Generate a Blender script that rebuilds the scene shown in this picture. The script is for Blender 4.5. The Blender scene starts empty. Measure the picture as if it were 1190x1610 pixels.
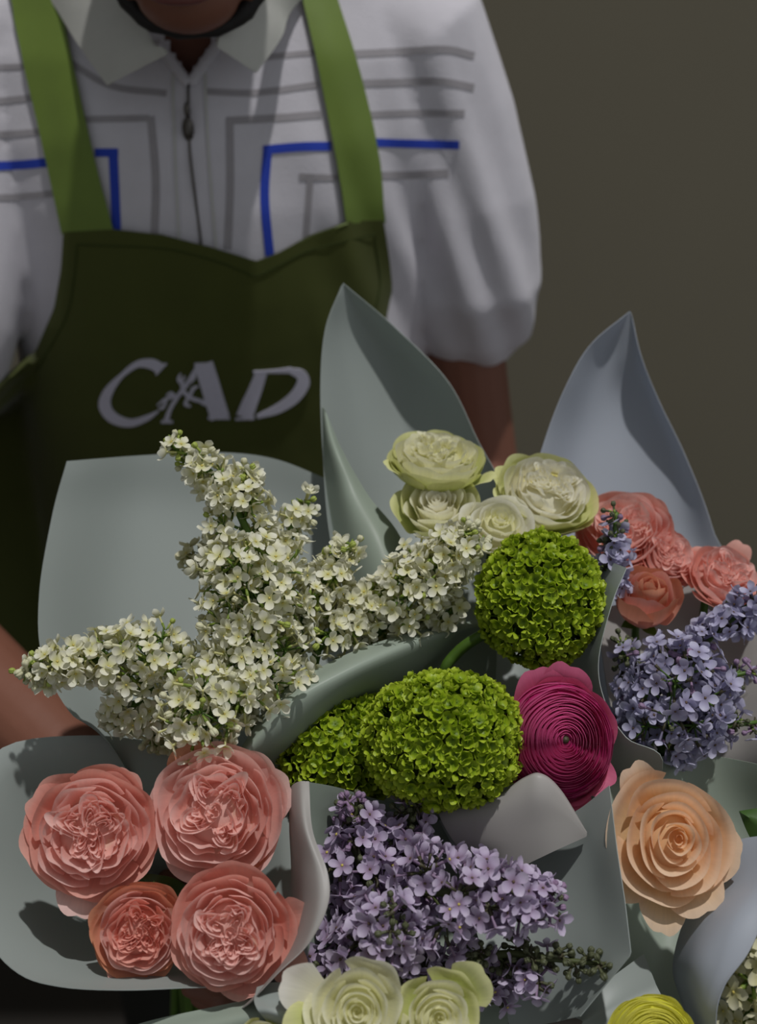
import bpy, bmesh, math, random
from mathutils import Vector, Matrix, noise, Euler
from mathutils.bvhtree import BVHTree
R = math.radians
C = bpy.context.scene.collection
SC = bpy.context.scene

# ------------------------------------------------------------------ camera
F = 2000.0                       # focal length in pixels of the 1190 x 1610 frame
PITCH = R(25); CS, SN = math.cos(PITCH), math.sin(PITCH); CZ = 1.5
cam = bpy.data.objects.new('camera', bpy.data.cameras.new('camera')); C.objects.link(cam)
cam.location = (0, 0, CZ); cam.rotation_euler = (R(90) - PITCH, 0, 0)
cam.data.sensor_width = 36; cam.data.lens = F / 1610 * 36; cam.data.clip_start = .01
cam.data.dof.use_dof = True; cam.data.dof.focus_distance = .66; cam.data.dof.aperture_fstop = 6.5
SC.camera = cam
RIGHT = Vector((1, 0, 0)); UP = Vector((0, SN, CS)); FWD = Vector((0, CS, -SN)); CAM = Vector((0, 0, CZ))

def P(px, py, d):
    return CAM + RIGHT * ((px - 595) / F * d) + UP * ((805 - py) / F * d) + FWD * d

# ------------------------------------------------------------------ light
world = bpy.data.worlds.new('world'); SC.world = world; world.use_nodes = True
bg = world.node_tree.nodes['Background']; bg.inputs[0].default_value = (.93, .97, 1.0, 1); bg.inputs[1].default_value = .36
sun = bpy.data.objects.new('sun', bpy.data.lights.new('sun', 'SUN')); C.objects.link(sun)
sun.data.energy = 3.5; sun.data.angle = R(1.6); sun.data.color = (1, .985, .97)
SUN_FROM = Vector((.14, -.09, .985))          # the direction the sun stands in
sun.rotation_euler = SUN_FROM.to_track_quat('Z', 'Y').to_euler()
fill = bpy.data.objects.new('window_light', bpy.data.lights.new('window_light', 'AREA')); C.objects.link(fill)  # added fill from the upper right, no window is built there
fill.data.shape = 'RECTANGLE'; fill.data.size = 1.6; fill.data.size_y = 1.4; fill.data.energy = 6.5; fill.data.color = (.93, .96, 1)
fill.location = (1.7, -.3, 2.3)
fill.rotation_euler = (Vector((1.7, -.3, 2.3)) - Vector((0, .7, 1.1))).to_track_quat('Z', 'Y').to_euler()
vs = SC.view_settings; vs.view_transform = 'Standard'; vs.look = 'None'; vs.gamma = 1; vs.use_curve_mapping = False
vs.exposure = -.74

# ------------------------------------------------------------------ materials
def lin(c):
    return tuple(((v / 255 + .055) / 1.055) ** 2.4 if v / 255 > .04045 else v / 255 / 12.92 for v in c) + (1,)

def nmat(name):
    m = bpy.data.materials.new(name); m.use_nodes = True; nt = m.node_tree
    return m, nt, nt.nodes['Principled BSDF'], nt.nodes['Material Output']

def mat(name, col, rough=.6, metal=0, var=.12, scale=40, bump=0, bscale=300, spec=.4, sheen=0, trans=0, sss=0, coords='Object'):
    """principled surface with a noise-varied colour, optional bump and translucency"""
    m, nt, bs, out = nmat(name); N, L = nt.nodes, nt.links
    tc = N.new('ShaderNodeTexCoord'); nz = N.new('ShaderNodeTexNoise'); nz.inputs['Scale'].default_value = scale
    nz.inputs['Detail'].default_value = 4; L.new(tc.outputs[coords], nz.inputs['Vector'])
    mx = N.new('ShaderNodeMix'); mx.data_type = 'RGBA'; c = lin(col)
    mx.inputs[6].default_value = tuple(v * (1 - var) for v in c[:3]) + (1,)
    mx.inputs[7].default_value = tuple(min(1, v * (1 + var)) for v in c[:3]) + (1,)
    L.new(nz.outputs['Fac'], mx.inputs[0]); L.new(mx.outputs[2], bs.inputs['Base Color'])
    bs.inputs['Roughness'].default_value = rough; bs.inputs['Metallic'].default_value = metal
    bs.inputs['Specular IOR Level'].default_value = spec; bs.inputs['Sheen Weight'].default_value = sheen
    if bump:
        n2 = N.new('ShaderNodeTexNoise'); n2.inputs['Scale'].default_value = bscale; L.new(tc.outputs[coords], n2.inputs['Vector'])
        b = N.new('ShaderNodeBump'); b.inputs['Strength'].default_value = bump; b.inputs['Distance'].default_value = .001
        L.new(n2.outputs['Fac'], b.inputs['Height']); L.new(b.outputs['Normal'], bs.inputs['Normal'])
    if trans:
        t = N.new('ShaderNodeBsdfTranslucent'); L.new(mx.outputs[2], t.inputs['Color'])
        a = N.new('ShaderNodeMixShader'); a.inputs[0].default_value = trans
        L.new(bs.outputs[0], a.inputs[1]); L.new(t.outputs[0], a.inputs[2]); L.new(a.outputs[0], out.inputs['Surface'])
    return m

def petal_mat(name, base, mid, edge, trans=.3, rough=.5, vein=.045, spec=.3, p1=.45, p2=.93, thick=.12):
    """petal coloured from its base to its edge (UV v), with fine veins along it"""
    m, nt, bs, out = nmat(name); N, L = nt.nodes, nt.links
    uv = N.new('ShaderNodeUVMap'); sp = N.new('ShaderNodeSeparateXYZ'); L.new(uv.outputs[0], sp.inputs[0])
    tc = N.new('ShaderNodeTexCoord'); nz = N.new('ShaderNodeTexNoise'); nz.inputs['Scale'].default_value = 55
    nz.inputs['Detail'].default_value = 3; L.new(tc.outputs['Object'], nz.inputs['Vector'])
    ad = N.new('ShaderNodeMath'); ad.operation = 'MULTIPLY_ADD'; L.new(nz.outputs['Fac'], ad.inputs[0]); ad.inputs[1].default_value = .35
    L.new(sp.outputs[1], ad.inputs[2])
    sb = N.new('ShaderNodeMath'); sb.operation = 'SUBTRACT'; L.new(ad.outputs[0], sb.inputs[0]); sb.inputs[1].default_value = .17
    cr = N.new('ShaderNodeValToRGB'); e = cr.color_ramp.elements
    e[0].position = 0.08; e[0].color = lin(base); e[1].position = p1; e[1].color = lin(mid)
    q = e.new(p2); q.color = lin(edge); L.new(sb.outputs[0], cr.inputs[0])
    mp = N.new('ShaderNodeMapping'); mp.inputs['Scale'].default_value = (22, 1.6, 1); L.new(uv.outputs[0], mp.inputs[0])
    vn = N.new('ShaderNodeTexNoise'); vn.inputs['Scale'].default_value = 1; vn.inputs['Detail'].default_value = 2; L.new(mp.outputs[0], vn.inputs['Vector'])
    hs = N.new('ShaderNodeHueSaturation'); L.new(cr.outputs[0], hs.inputs['Color'])
    mr = N.new('ShaderNodeMapRange'); mr.inputs[3].default_value = 1 - vein * 2; mr.inputs[4].default_value = 1 + vein * 2
    L.new(vn.outputs['Fac'], mr.inputs[0]); L.new(mr.outputs[0], hs.inputs['Value'])
    L.new(hs.outputs[0], bs.inputs['Base Color']); bs.inputs['Roughness'].default_value = rough
    bs.inputs['Specular IOR Level'].default_value = spec; bs.inputs['Sheen Weight'].default_value = .05
    bp = N.new('ShaderNodeBump'); bp.inputs['Strength'].default_value = thick; bp.inputs['Distance'].default_value = .0008
    L.new(vn.outputs['Fac'], bp.inputs['Height']); L.new(bp.outputs[0], bs.inputs['Normal'])
    t = N.new('ShaderNodeBsdfTranslucent'); L.new(hs.outputs[0], t.inputs['Color'])
    a = N.new('ShaderNodeMixShader'); a.inputs[0].default_value = trans
    L.new(bs.outputs[0], a.inputs[1]); L.new(t.outputs[0], a.inputs[2]); L.new(a.outputs[0], out.inputs['Surface'])
    return m

M = {}
M['wall'] = mat('wall_paint', (164, 155, 134), .9, var=.05, scale=3, bump=.15, bscale=60)
M['floor'] = mat('dark_floor', (48, 44, 40), .7, var=.2, scale=8)
M['shade_ceiling'] = mat('shade_ceiling_paint', (170, 165, 152), .9, var=.04, scale=4)
M['shirt'] = mat('knitted_cotton', (204, 201, 208), .9, var=.06, scale=60, bump=.5, bscale=900, sheen=.2, spec=.1)
M['stripe'] = mat('grey_knit', (158, 154, 158), .9, var=.1, scale=80, bump=.4, bscale=900, spec=.1)
M['blue'] = mat('blue_knit', (52, 74, 180), .85, var=.08, scale=80, bump=.4, bscale=900, spec=.1)
M['collar'] = mat('ribbed_collar', (196, 196, 190), .9, var=.05, scale=90, bump=.4, bscale=1200, spec=.1)
M['apron'] = mat('olive_apron_cloth', (68, 74, 28), .75, var=.12, scale=24, bump=.25, bscale=1500, sheen=.15, spec=.2)
M['strap'] = mat('sunlit_strap_cloth', (102, 124, 42), .45, var=.15, scale=30, bump=.25, bscale=1200, sheen=.2, spec=.4)  # brighter green than the apron: sunlight put into the colour
M['thread'] = mat('white_embroidery', (206, 204, 220), .7, var=.08, scale=300, bump=.6, bscale=2500)
M['seam'] = mat('dark_seam_thread', (52, 62, 18), .9)
M['hem'] = mat('sunlit_hem', (150, 165, 105), .8)  # light caught on the neckline edge, given as colour
M['zip'] = mat('zip_metal', (96, 92, 88), .35, .9, var=.1, scale=200)
M['skin'] = mat('skin', (122, 80, 64), .5, var=.08, scale=30, bump=.2, bscale=500, spec=.35)
M['lips'] = mat('lips', (112, 66, 62), .45)
M['hair'] = mat('black_hair', (22, 18, 17), .6, var=.3, scale=300, bump=.8, bscale=900)
M['cloth'] = mat('dark_trousers', (26, 27, 22), .9, var=.15, scale=50)
M['stem'] = mat('green_stem', (74, 104, 34), .5, var=.2, scale=60)
M['wood'] = mat('lilac_twig', (70, 78, 40), .6, var=.25, scale=80)
M['sepal'] = mat('green_sepal', (96, 128, 50), .5, var=.25, scale=60, trans=.2)
M['leaf'] = mat('leaf_green', (66, 96, 44), .45, var=.25, scale=40, trans=.15)
M['calyx'] = mat('green_calyx', (128, 150, 60), .5, var=.2, scale=80, trans=.2)
M['dark_calyx'] = mat('dark_calyx', (66, 62, 42), .55, var=.25, scale=80)
M['throat'] = mat('yellow_throat', (196, 180, 92), .6)
M['dark_throat'] = mat('brown_throat', (92, 72, 56), .6)
M['tape'] = mat('binding_tape', (150, 140, 112), .7)
M['pink'] = petal_mat('pink_rose_petal', (246, 222, 200), (246, 196, 184), (248, 208, 200), trans=.42)  # paler edge colour stands in for light caught on the rims
M['coral'] = petal_mat('coral_rose_petal', (244, 206, 176), (242, 180, 164), (242, 182, 168), trans=.42)
M['rust'] = petal_mat('rust_edged_petal', (238, 200, 166), (236, 178, 156), (222, 154, 122), trans=.35)
M['peach'] = petal_mat('peach_rose_petal', (244, 186, 112), (246, 208, 158), (248, 218, 188), trans=.42)
M['cream'] = petal_mat('cream_rose_petal', (214, 212, 118), (238, 236, 192), (244, 242, 218), trans=.42)
M['creamout'] = petal_mat('green_cream_rose_petal', (156, 176, 66), (206, 214, 130), (228, 228, 168), trans=.3)
M['white'] = petal_mat('white_rose_petal', (230, 220, 130), (244, 240, 214), (246, 244, 232), trans=.42)
M['yellow'] = petal_mat('yellow_petal', (190, 190, 30), (226, 224, 70), (236, 232, 110), trans=.35)
M['magenta'] = petal_mat('magenta_petal', (150, 20, 80), (184, 40, 108), (214, 90, 146), trans=.3, rough=.4, spec=.4, p1=.5, p2=.98)
M['rosy'] = petal_mat('rosy_petal', (190, 50, 100), (212, 88, 130), (216, 110, 146), trans=.3)
M['wlilac'] = petal_mat('white_lilac_petal', (214, 212, 150), (234, 232, 206), (238, 237, 222), trans=.3, vein=.04, thick=.1)
M['clilac'] = petal_mat('cream_and_shaded_lilac_petal', (196, 190, 132), (214, 210, 170), (222, 218, 188), trans=.3, vein=.04, thick=.1)  # for cream lilac, and for white lilac with shade in its colour
M['wbud'] = mat('white_lilac_bud', (226, 224, 190), .5, trans=.25)
M['gbud'] = mat('green_lilac_bud', (176, 190, 92), .5, trans=.25)
M['plilac'] = petal_mat('purple_lilac_petal', (158, 134, 162), (194, 178, 206), (210, 198, 220), trans=.3, vein=.05, thick=.1)
M['blilac'] = petal_mat('blue_lilac_petal', (150, 144, 172), (186, 182, 212), (206, 204, 226), trans=.3, vein=.05, thick=.1)
M['pbud'] = mat('purple_lilac_bud', (150, 124, 154), .5, trans=.15)
M['dbud'] = mat('dark_lilac_bud', (78, 82, 56), .5)
M['vib'] = petal_mat('lime_viburnum_petal', (106, 134, 14), (152, 178, 26), (184, 202, 60), trans=.3, vein=.06, thick=.1, rough=.4)
M['vibcore'] = mat('viburnum_core', (70, 88, 14), .8, var=.3, scale=80)

def paper_mat(name, col, trans=.35):
    m, nt, bs, out = nmat(name); N, L = nt.nodes, nt.links
    tc = N.new('ShaderNodeTexCoord'); nz = N.new('ShaderNodeTexNoise'); nz.inputs['Scale'].default_value = 6; L.new(tc.outputs['Object'], nz.inputs['Vector'])
    mx = N.new('ShaderNodeMix'); mx.data_type = 'RGBA'; c = lin(col)
    mx.inputs[6].default_value = tuple(v * .95 for v in c[:3]) + (1,); mx.inputs[7].default_value = tuple(min(1, v * 1.05) for v in c[:3]) + (1,)
    L.new(nz.outputs[0], mx.inputs[0]); L.new(mx.outputs[2], bs.inputs['Base Color'])
    bs.inputs['Roughness'].default_value = .42; bs.inputs['Specular IOR Level'].default_value = .35
    t = N.new('ShaderNodeBsdfTranslucent'); L.new(mx.outputs[2], t.inputs['Color'])
    a = N.new('ShaderNodeMixShader'); a.inputs[0].default_value = trans
    L.new(bs.outputs[0], a.inputs[1]); L.new(t.outputs[0], a.inputs[2]); L.new(a.outputs[0], out.inputs['Surface'])
    return m
M['paper'] = paper_mat('frosted_wrap', (176, 184, 180))
M['paperblue'] = paper_mat('bluish_wrap', (184, 190, 200))
M['papergreen'] = paper_mat('greenish_wrap', (172, 184, 170))
M['paperpink'] = paper_mat('warm_wrap', (192, 188, 184))

# ------------------------------------------------------------------ helpers
def tag(o, label=None, cat=None, group=None, kind=None):
    if label: o['label'] = label
    if cat: o['category'] = cat
    if group: o['group'] = group
    if kind: o['kind'] = kind
    return o

def mesh_of(name, verts, faces, uvs=None, smooth=True):
    me = bpy.data.meshes.new(name); me.from_pydata([tuple(v) for v in verts], [], faces)
    if uvs:
        ul = me.uv_layers.new(name='UVMap')
        for l in me.loops: ul.data[l.index].uv = uvs[l.vertex_index]
    if smooth: me.polygons.foreach_set('use_smooth', [True] * len(me.polygons))
    me.update(); return me

def ob(name, me, mats, parent=None, mtx=None):
    if mats is not None and not len(me.materials):
        for m in (mats if isinstance(mats, (list, tuple)) else [mats]): me.materials.append(m)
    o = bpy.data.objects.new(name, me); C.objects.link(o)
    if parent: o.parent = parent
    if mtx is not None: o.matrix_local = mtx
    return o

def empty(name, mtx):
    o = bpy.data.objects.new(name, None); C.objects.link(o); o.empty_display_size = .02
    o.matrix_world = mtx; return o

def axis_matrix(loc, axis, spin=0):
    q = axis.to_track_quat('Z', 'Y'); return Matrix.Translation(loc) @ q.to_matrix().to_4x4() @ Matrix.Rotation(spin, 4, 'Z')

def facing(ax, ay):
    """a direction leaning ax degrees right and ay degrees up from 'straight at the viewer'"""
    v = -FWD + RIGHT * math.tan(R(ax)) + UP * math.tan(R(ay)); return v.normalized()

def crom(p, t):
    n = len(p) - 1; t = max(0, min(1, t)) * n; i = min(int(t), n - 1); f = t - i
    a = p[i - 1] if i > 0 else p[i] * 2 - p[i + 1]
    b, c = p[i], p[i + 1]
    d = p[i + 2] if i + 2 <= n else p[i + 1] * 2 - p[i]
    return .5 * ((2 * b) + (c - a) * f + (2 * a - 5 * b + 4 * c - d) * f * f + (3 * b - a - 3 * c + d) * f ** 3)

def tube_data(pts, rads, seg=8, cap=True):
    V, Fc = [], []; n = len(pts); up = None
    for i, p in enumerate(pts):
        t = (pts[min(i + 1, n - 1)] - pts[max(i - 1, 0)]).normalized()
        if up is None: up = t.orthogonal().normalized()
        up = (up - t * up.dot(t)).normalized(); s = t.cross(up)
        r = rads[i] if isinstance(rads, (list, tuple)) else rads
        for k in range(seg):
            a = 2 * math.pi * k / seg; V.append(p + up * math.cos(a) * r + s * math.sin(a) * r)
    for i in range(n - 1):
        for k in range(seg):
            a, b = i * seg + k, i * seg + (k + 1) % seg; Fc.append((a, b, b + seg, a + seg))
    if cap: Fc += [tuple(range(seg))[::-1], tuple(range((n - 1) * seg, n * seg))]
    return V, Fc

class MB:
    def __init__(s): s.v = []; s.f = []; s.m = []; s.uv = []
    def add(s, V, Fc, mi=0, mtx=None, uv=None):
        o = len(s.v); s.v += [mtx @ Vector(x) for x in V] if mtx is not None else [Vector(x) for x in V]
        s.f += [tuple(o + i for i in f) for f in Fc]; s.m += ([mi] * len(Fc) if isinstance(mi, int) else list(mi))
        s.uv += uv if uv else [(0, 0)] * len(V)
    def tube(s, pts, rads, seg=8, mi=0, cap=True): s.add(*tube_data([Vector(p) for p in pts], rads, seg, cap), mi)
    def ball(s, c, r, mi=0, seg=10, rings=7, mtx=None):
        V, Fc = [], []; r = r if isinstance(r, (tuple, list)) else (r, r, r)
        for i in range(rings + 1):
            th = math.pi * i / rings
            for k in range(seg):
                a = 2 * math.pi * k / seg
                V.append(Vector((c[0] + r[0] * math.sin(th) * math.cos(a), c[1] + r[1] * math.sin(th) * math.sin(a), c[2] + r[2] * math.cos(th))))
        for i in range(rings):
            for k in range(seg):
                a, b = i * seg + k, i * seg + (k + 1) % seg; Fc.append((a, a + seg, b + seg, b))
        s.add(V, Fc, mi, mtx)
    def mesh(s, name):
        me = mesh_of(name, s.v, s.f, s.uv); me.polygons.foreach_set('material_index', s.m); return me
    def build(s, name, mats, parent=None, mtx=None):
        return ob(name, s.mesh(name), mats, parent, mtx)

def grid_data(fn, nu, nv):
    V = [fn(i / nu, j / nv) for j in range(nv + 1) for i in range(nu + 1)]
    U = [(i / nu, j / nv) for j in range(nv + 1) for i in range(nu + 1)]
    Fc = [(j * (nu + 1) + i, j * (nu + 1) + i + 1, (j + 1) * (nu + 1) + i + 1, (j + 1) * (nu + 1) + i) for j in range(nv) for i in range(nu)]
    return V, Fc, U

def spline_surface(rows, nu=36, nv=40, crisp=False):
    R_ = [[Vector(p) for p in r] for r in rows]
    def fn(u, v):
        col = [crom(r, u) for r in R_]; a = crom(col, v)
        if crisp and u > .7:                     # keep the straight cut edge of the sheet
            t = v * (len(col) - 1); i = min(int(t), len(col) - 2); w = ((u - .7) / .3) ** 2
            a = a.lerp(col[i].lerp(col[i + 1], t - i), w)
        return a
    return grid_data(fn, nu, nv)

def remesh(mb, voxel, smooth=4, disp=None):
    me = mb.mesh('tmp'); o = bpy.data.objects.new('tmp', me); C.objects.link(o)
    m = o.modifiers.new('r', 'REMESH'); m.mode = 'VOXEL'; m.voxel_size = voxel; m.use_smooth_shade = True
    s = o.modifiers.new('s', 'SMOOTH'); s.factor = .5; s.iterations = smooth
    dg = bpy.context.evaluated_depsgraph_get(); dg.update()
    r = bpy.data.meshes.new_from_object(o.evaluated_get(dg)); bpy.data.objects.remove(o)
    r.materials.clear()
    if disp:
        nn = [v.normal.copy() for v in r.vertices]
        for v, n in zip(r.vertices, nn): v.co += n * disp(v.co, n)
    r.polygons.foreach_set('use_smooth', [True] * len(r.polygons)); r.update(); return r

def solid(o, th=.0004, off=0):
    m = o.modifiers.new('thickness', 'SOLIDIFY'); m.thickness = th; m.offset = off
    e = o.modifiers.new('crisp_edges', 'EDGE_SPLIT'); e.split_angle = R(50); return o

# ------------------------------------------------------------------ the room
def slab(name, x0, x1, y0, y1, z0, z1, m):
    V = [(x, y, z) for z in (z0, z1) for y in (y0, y1) for x in (x0, x1)]
    Fc = [(0, 2, 3, 1), (4, 5, 7, 6), (0, 1, 5, 4), (2, 6, 7, 3), (0, 4, 6, 2), (1, 3, 7, 5)]
    o = ob(name, mesh_of(name, V, Fc, smooth=False), m); o['kind'] = 'structure'; return o
slab('wall_back', -3, 3, 2.2, 2.3, 0, 2.7, M['wall'])
slab('wall_left', -3.1, -3, -1, 2.3, 0, 2.7, M['wall'])
slab('floor', -3, 3, -1, 2.2, -.05, 0, M['floor'])
slab('shade_ceiling', -3, 3, 1.15, 2.2, 2.7, 2.75, M['shade_ceiling'])  # unseen, added and cut short to keep the sun off the back wall

# ------------------------------------------------------------------ the florist
CX = -.142
person = empty('person', Matrix.Translation((CX, 1.13, 0)))
tag(person, 'person in white striped zip polo shirt and olive apron, head bowed, arms around bouquets', 'person')
PINV = person.matrix_world.inverted()
def pob(name, me, mats, parent=None):
    o = ob(name, me, mats); o.parent = parent or person
    if parent is None: o.matrix_parent_inverse = PINV
    return o

def rings_data(rings, seg=40, pw=2.3):
    V, Fc = [], []
    for (z, w, d, yc) in rings:
        for k in range(seg):
            a = 2 * math.pi * k / seg; c, s = math.cos(a), math.sin(a)
            V.append(Vector((CX + w * math.copysign(abs(c) ** (2 / pw), c), yc + d * math.copysign(abs(s) ** (2 / pw), s), z)))
    n = len(rings)
    for i in range(n - 1):
        for k in range(seg):
            a, b = i * seg + k, i * seg + (k + 1) % seg; Fc.append((a, b, b + seg, a + seg))
    Fc += [tuple(range(seg))[::-1], tuple(range((n - 1) * seg, n * seg))]
    return V, Fc

def W(rx, y, z): return Vector((CX + rx, y, z))
elbow_r = W(.238, 1.12, 1.01); elbow_l = P(-170, 940, 1.06)
hand_r = P(770, 1270, .90); hand_l = P(250, 1330, .86)

# shirt: torso rings + sleeves, fused
mb = MB()
mb.add(*rings_data([(.86, .185, .118, 1.14), (1.0, .185, .12, 1.135), (1.12, .187, .125, 1.13), (1.22, .188, .13, 1.13), (1.29, .194, .13, 1.13), (1.34, .200, .122, 1.13), (1.40, .205, .105, 1.135), (1.45, .18, .085, 1.14), (1.49, .125, .068, 1.14), (1.515, .078, .062, 1.13)]))
mb.tube([W(.13, 1.13, 1.415), W(.175, 1.13, 1.40), W(.198, 1.125, 1.34), W(.217, 1.115, 1.27), W(.227, 1.115, 1.205), W(.224, 1.13, 1.165), W(.220, 1.13, 1.140)], [.06, .07, .064, .060, .061, .057, .046], 24)
sl = (elbow_l - W(-.18, 1.13, 1.40))
mb.tube([W(-.13, 1.13, 1.415), W(-.18, 1.13, 1.40), W(-.18, 1.13, 1.40) + sl * .25, W(-.18, 1.13, 1.40) + sl * .5, W(-.18, 1.13, 1.40) + sl * .66], [.06, .07, .064, .061, .052], 24)
def shirt_disp(co, n):
    x = co.x - CX
    f = .0035 * noise.noise(Vector((co.x * 9, co.y * 9, co.z * 4)))
    f += .0022 * noise.noise(Vector((co.x * 26 + co.z * 9, co.y * 20, co.z * 5)))
    # pulls running from the armpit up towards the collar and down the sleeve
    if x > .07:
        s = (co.x - CX - .07) * 10; f += .0035 * math.sin((x * 1.15 + (co.z - 1.2) * .42) * 130) * min(1, s) * max(0, 1 - abs(co.z - 1.25) / .22)
    return f
shirt_me = remesh(mb, .0045, 5, shirt_disp)
def bvh_of(me):
    return BVHTree.FromPolygons([v.co.copy() for v in me.vertices], [tuple(p.vertices) for p in me.polygons])
SH = bvh_of(shirt_me)
_b = bmesh.new(); _b.from_mesh(shirt_me); _zx = Vector(P(296, 120, 1)); _zx = CAM + (_zx - CAM) * (1.02 / (_zx - CAM).y)
_del = [f for f in _b.faces if f.calc_center_median().y < 1.10 and f.calc_center_median().z > _zx.z - .004 and abs(f.calc_center_median().x - _zx.x) < (f.calc_center_median().z - _zx.z + .004) * .62]
bmesh.ops.delete(_b, geom=_del, context='FACES'); _b.to_mesh(shirt_me); _b.free()
shirt = pob('polo_shirt', shirt_me, M['shirt'])
def ray(px, py, tree, off=.001):
    d = (P(px, py, 1) - CAM).normalized(); h = tree.ray_cast(CAM, d)
    if h[0] is None: return None
    n = h[1] if h[1].dot(d) < 0 else -h[1]
    return h[0] + n * off
def dens(pl, n):
    pts = [Vector(p) for p in pl]; return [crom(pts, i / n) if len(pts) > 2 else pts[0].lerp(pts[1], i / n) for i in range(n + 1)]
def drape(name, left, right, tree, m, parent, off=.001, n=40, k=4, th=.0006):
    """ribbon laid over a surface between two edge lines; smooth interpolation along the lines"""
    A, B = dens(left, n), dens(right, n); V = []
    for a, b in zip(A, B):
        for j in range(k + 1):
            q = a.lerp(b, j / k); h = ray(q.x, q.y, tree, off); V.append(h)
    last = None
    for i, v in enumerate(V):
        if v is None: V[i] = last if last else P(300, 300, 1)
        else: last = v
    Fc = [(i * (k + 1) + j, i * (k + 1) + j + 1, (i + 1) * (k + 1) + j + 1, (i + 1) * (k + 1) + j) for i in range(n) for j in range(k)]
    o = pob(name, mesh_of(name, V, Fc), m, parent); solid(o, th, 0); return o
def stroke(name, line, width, tree, m, parent, off=.001, n=30, straight=False, k=2):
    """ribbon along a line; width in px, a number or one value per point"""
    pts = [Vector((p[0], p[1], 0)) for p in line]
    w = width if isinstance(width, (list, tuple)) else [width] * len(pts)
    Q, Wd = [], []
    for i in range(n + 1):
        t = i / n; tt = t * (len(pts) - 1); j = min(int(tt), len(pts) - 2); f = tt - j
        Q.append(pts[j].lerp(pts[j + 1], f) if straight or len(pts) < 3 else crom(pts, t)); Wd.append(w[j] * (1 - f) + w[j + 1] * f)
    L_, R_ = [], []
    for i, q in enumerate(Q):
        t = (Q[min(i + 1, n)] - Q[max(i - 1, 0)]).normalized(); s = Vector((-t.y, t.x, 0)); L_.append(q + s * Wd[i] / 2); R_.append(q - s * Wd[i] / 2)
    V = []
    for a, b in zip(L_, R_):
        for j in range(k + 1):
            q = a.lerp(b, j / k); V.append(ray(q.x, q.y, tree, off))
    last = next((v for v in V if v), None)
    if last is None: return None
    for i, v in enumerate(V):
        if v is None: V[i] = last
        else: last = v
    Fc = [(i * (k + 1) + j, i * (k + 1) + j + 1, (i + 1) * (k + 1) + j + 1, (i + 1) * (k + 1) + j) for i in range(n) for j in range(k)]
    return V, Fc
def strokes(name, items, tree, m, parent, off=.001, th=.0005, **kw):
    b = MB()
    for line, w in items:
        r = stroke(name, line, w, tree, m, parent, off, **kw)
        if r: b.add(r[0], r[1])
    o = pob(name, b.mesh(name), m, parent); solid(o, th, 0); return o

grey_lines = [
    ([(-60, 165), (40, 155), (115, 148)], 10.5), ([(-60, 215), (30, 210), (90, 205)], 10.5), ([(110, 98), (175, 135), (262, 147)], 10.5),
    ([(118, 188), (235, 186)], 10.5), ([(237, 183), (245, 280), (243, 372)], 12),
    ([(-60, 312), (20, 310), (95, 303)], 10.5), ([(-60, 108), (60, 104)], 9),
    ([(322, 144), (400, 146), (500, 133)], 10.5), ([(356, 190), (430, 186), (505, 180)], 12), ([(361, 187), (362, 290), (358, 392)], 12),
    ([(400, 92), (500, 82)], 9), ([(540, 86), (620, 82), (700, 78), (745, 88)], 12), ([(545, 132), (620, 130), (690, 128), (745, 138)], 12),
    ([(555, 182), (640, 178), (730, 178)], 10.5), ([(470, 278), (530, 280)], 10.5), ([(488, 276), (484, 330), (480, 380)], 10.5), ([(590, 276), (640, 275), (705, 272)], 12)]
for L_, w_ in grey_lines:
    strokes('stripe', [(L_, w_)], SH, M['stripe'], shirt, off=.0004, th=.0002)['label'] = 'grey knitted stripe'
blue_lines = [([(-60, 262), (20, 260), (78, 255)], 14), ([(150, 240), (186, 240)], 13), ([(178, 236), (181, 300), (184, 372)], 14),
              ([(414, 236), (470, 231), (520, 230)], 14), ([(421, 232), (416, 310), (424, 402)], 14), ([(586, 224), (650, 226), (722, 228)], 13)]
for L_, w_ in blue_lines:
    strokes('stripe', [(L_, w_)], SH, M['blue'], shirt, off=.0007, th=.0002)['label'] = 'blue knitted stripe'

# zip and placket
mbz = MB(); pl = [ray(x, y, SH, .001) for x, y in ((296, 128), (297, 180), (299, 240), (306, 300), (316, 380), (318, 430))]
zl = [crom(pl, i / 30) for i in range(31)]
mbz.tube(zl, .0011, 6); pob('zip', mbz.mesh('zip'), M['zip'], shirt)['label'] = 'metal zip teeth down the placket'
strokes('placket', [([(272, 100), (274, 200), (282, 380)], 3), ([(322, 110), (328, 240), (340, 390)], 3)], SH, M['collar'], shirt, off=.001)
for a_, b_ in (((248, 70), (297, 133)), ((344, 68), (299, 133))):
    e_ = MB(); q_ = [ray(a_[0] + (b_[0] - a_[0]) * i / 12, a_[1] + (b_[1] - a_[1]) * i / 12, SH, .0005) for i in range(13)]
    e_.tube(q_, .0045, 8); pob('neck_edge', e_.mesh('neck_edge'), M['shirt'], shirt)
zc = ray(297, 204, SH, .003); mz = MB()
mz.ball((0, 0, 0), (.0046, .002, .0095)); mz.ball((0, 0, .014), (.0026, .002, .006)); mz.ball((0, -.0015, 0), (.003, .0015, .0065))
zo = pob('zip_pull', mz.mesh('zip_pull'), M['zip'], shirt); zo.data.transform(Matrix.Translation(zc)); zo['label'] = 'oval metal zip pull'

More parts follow.
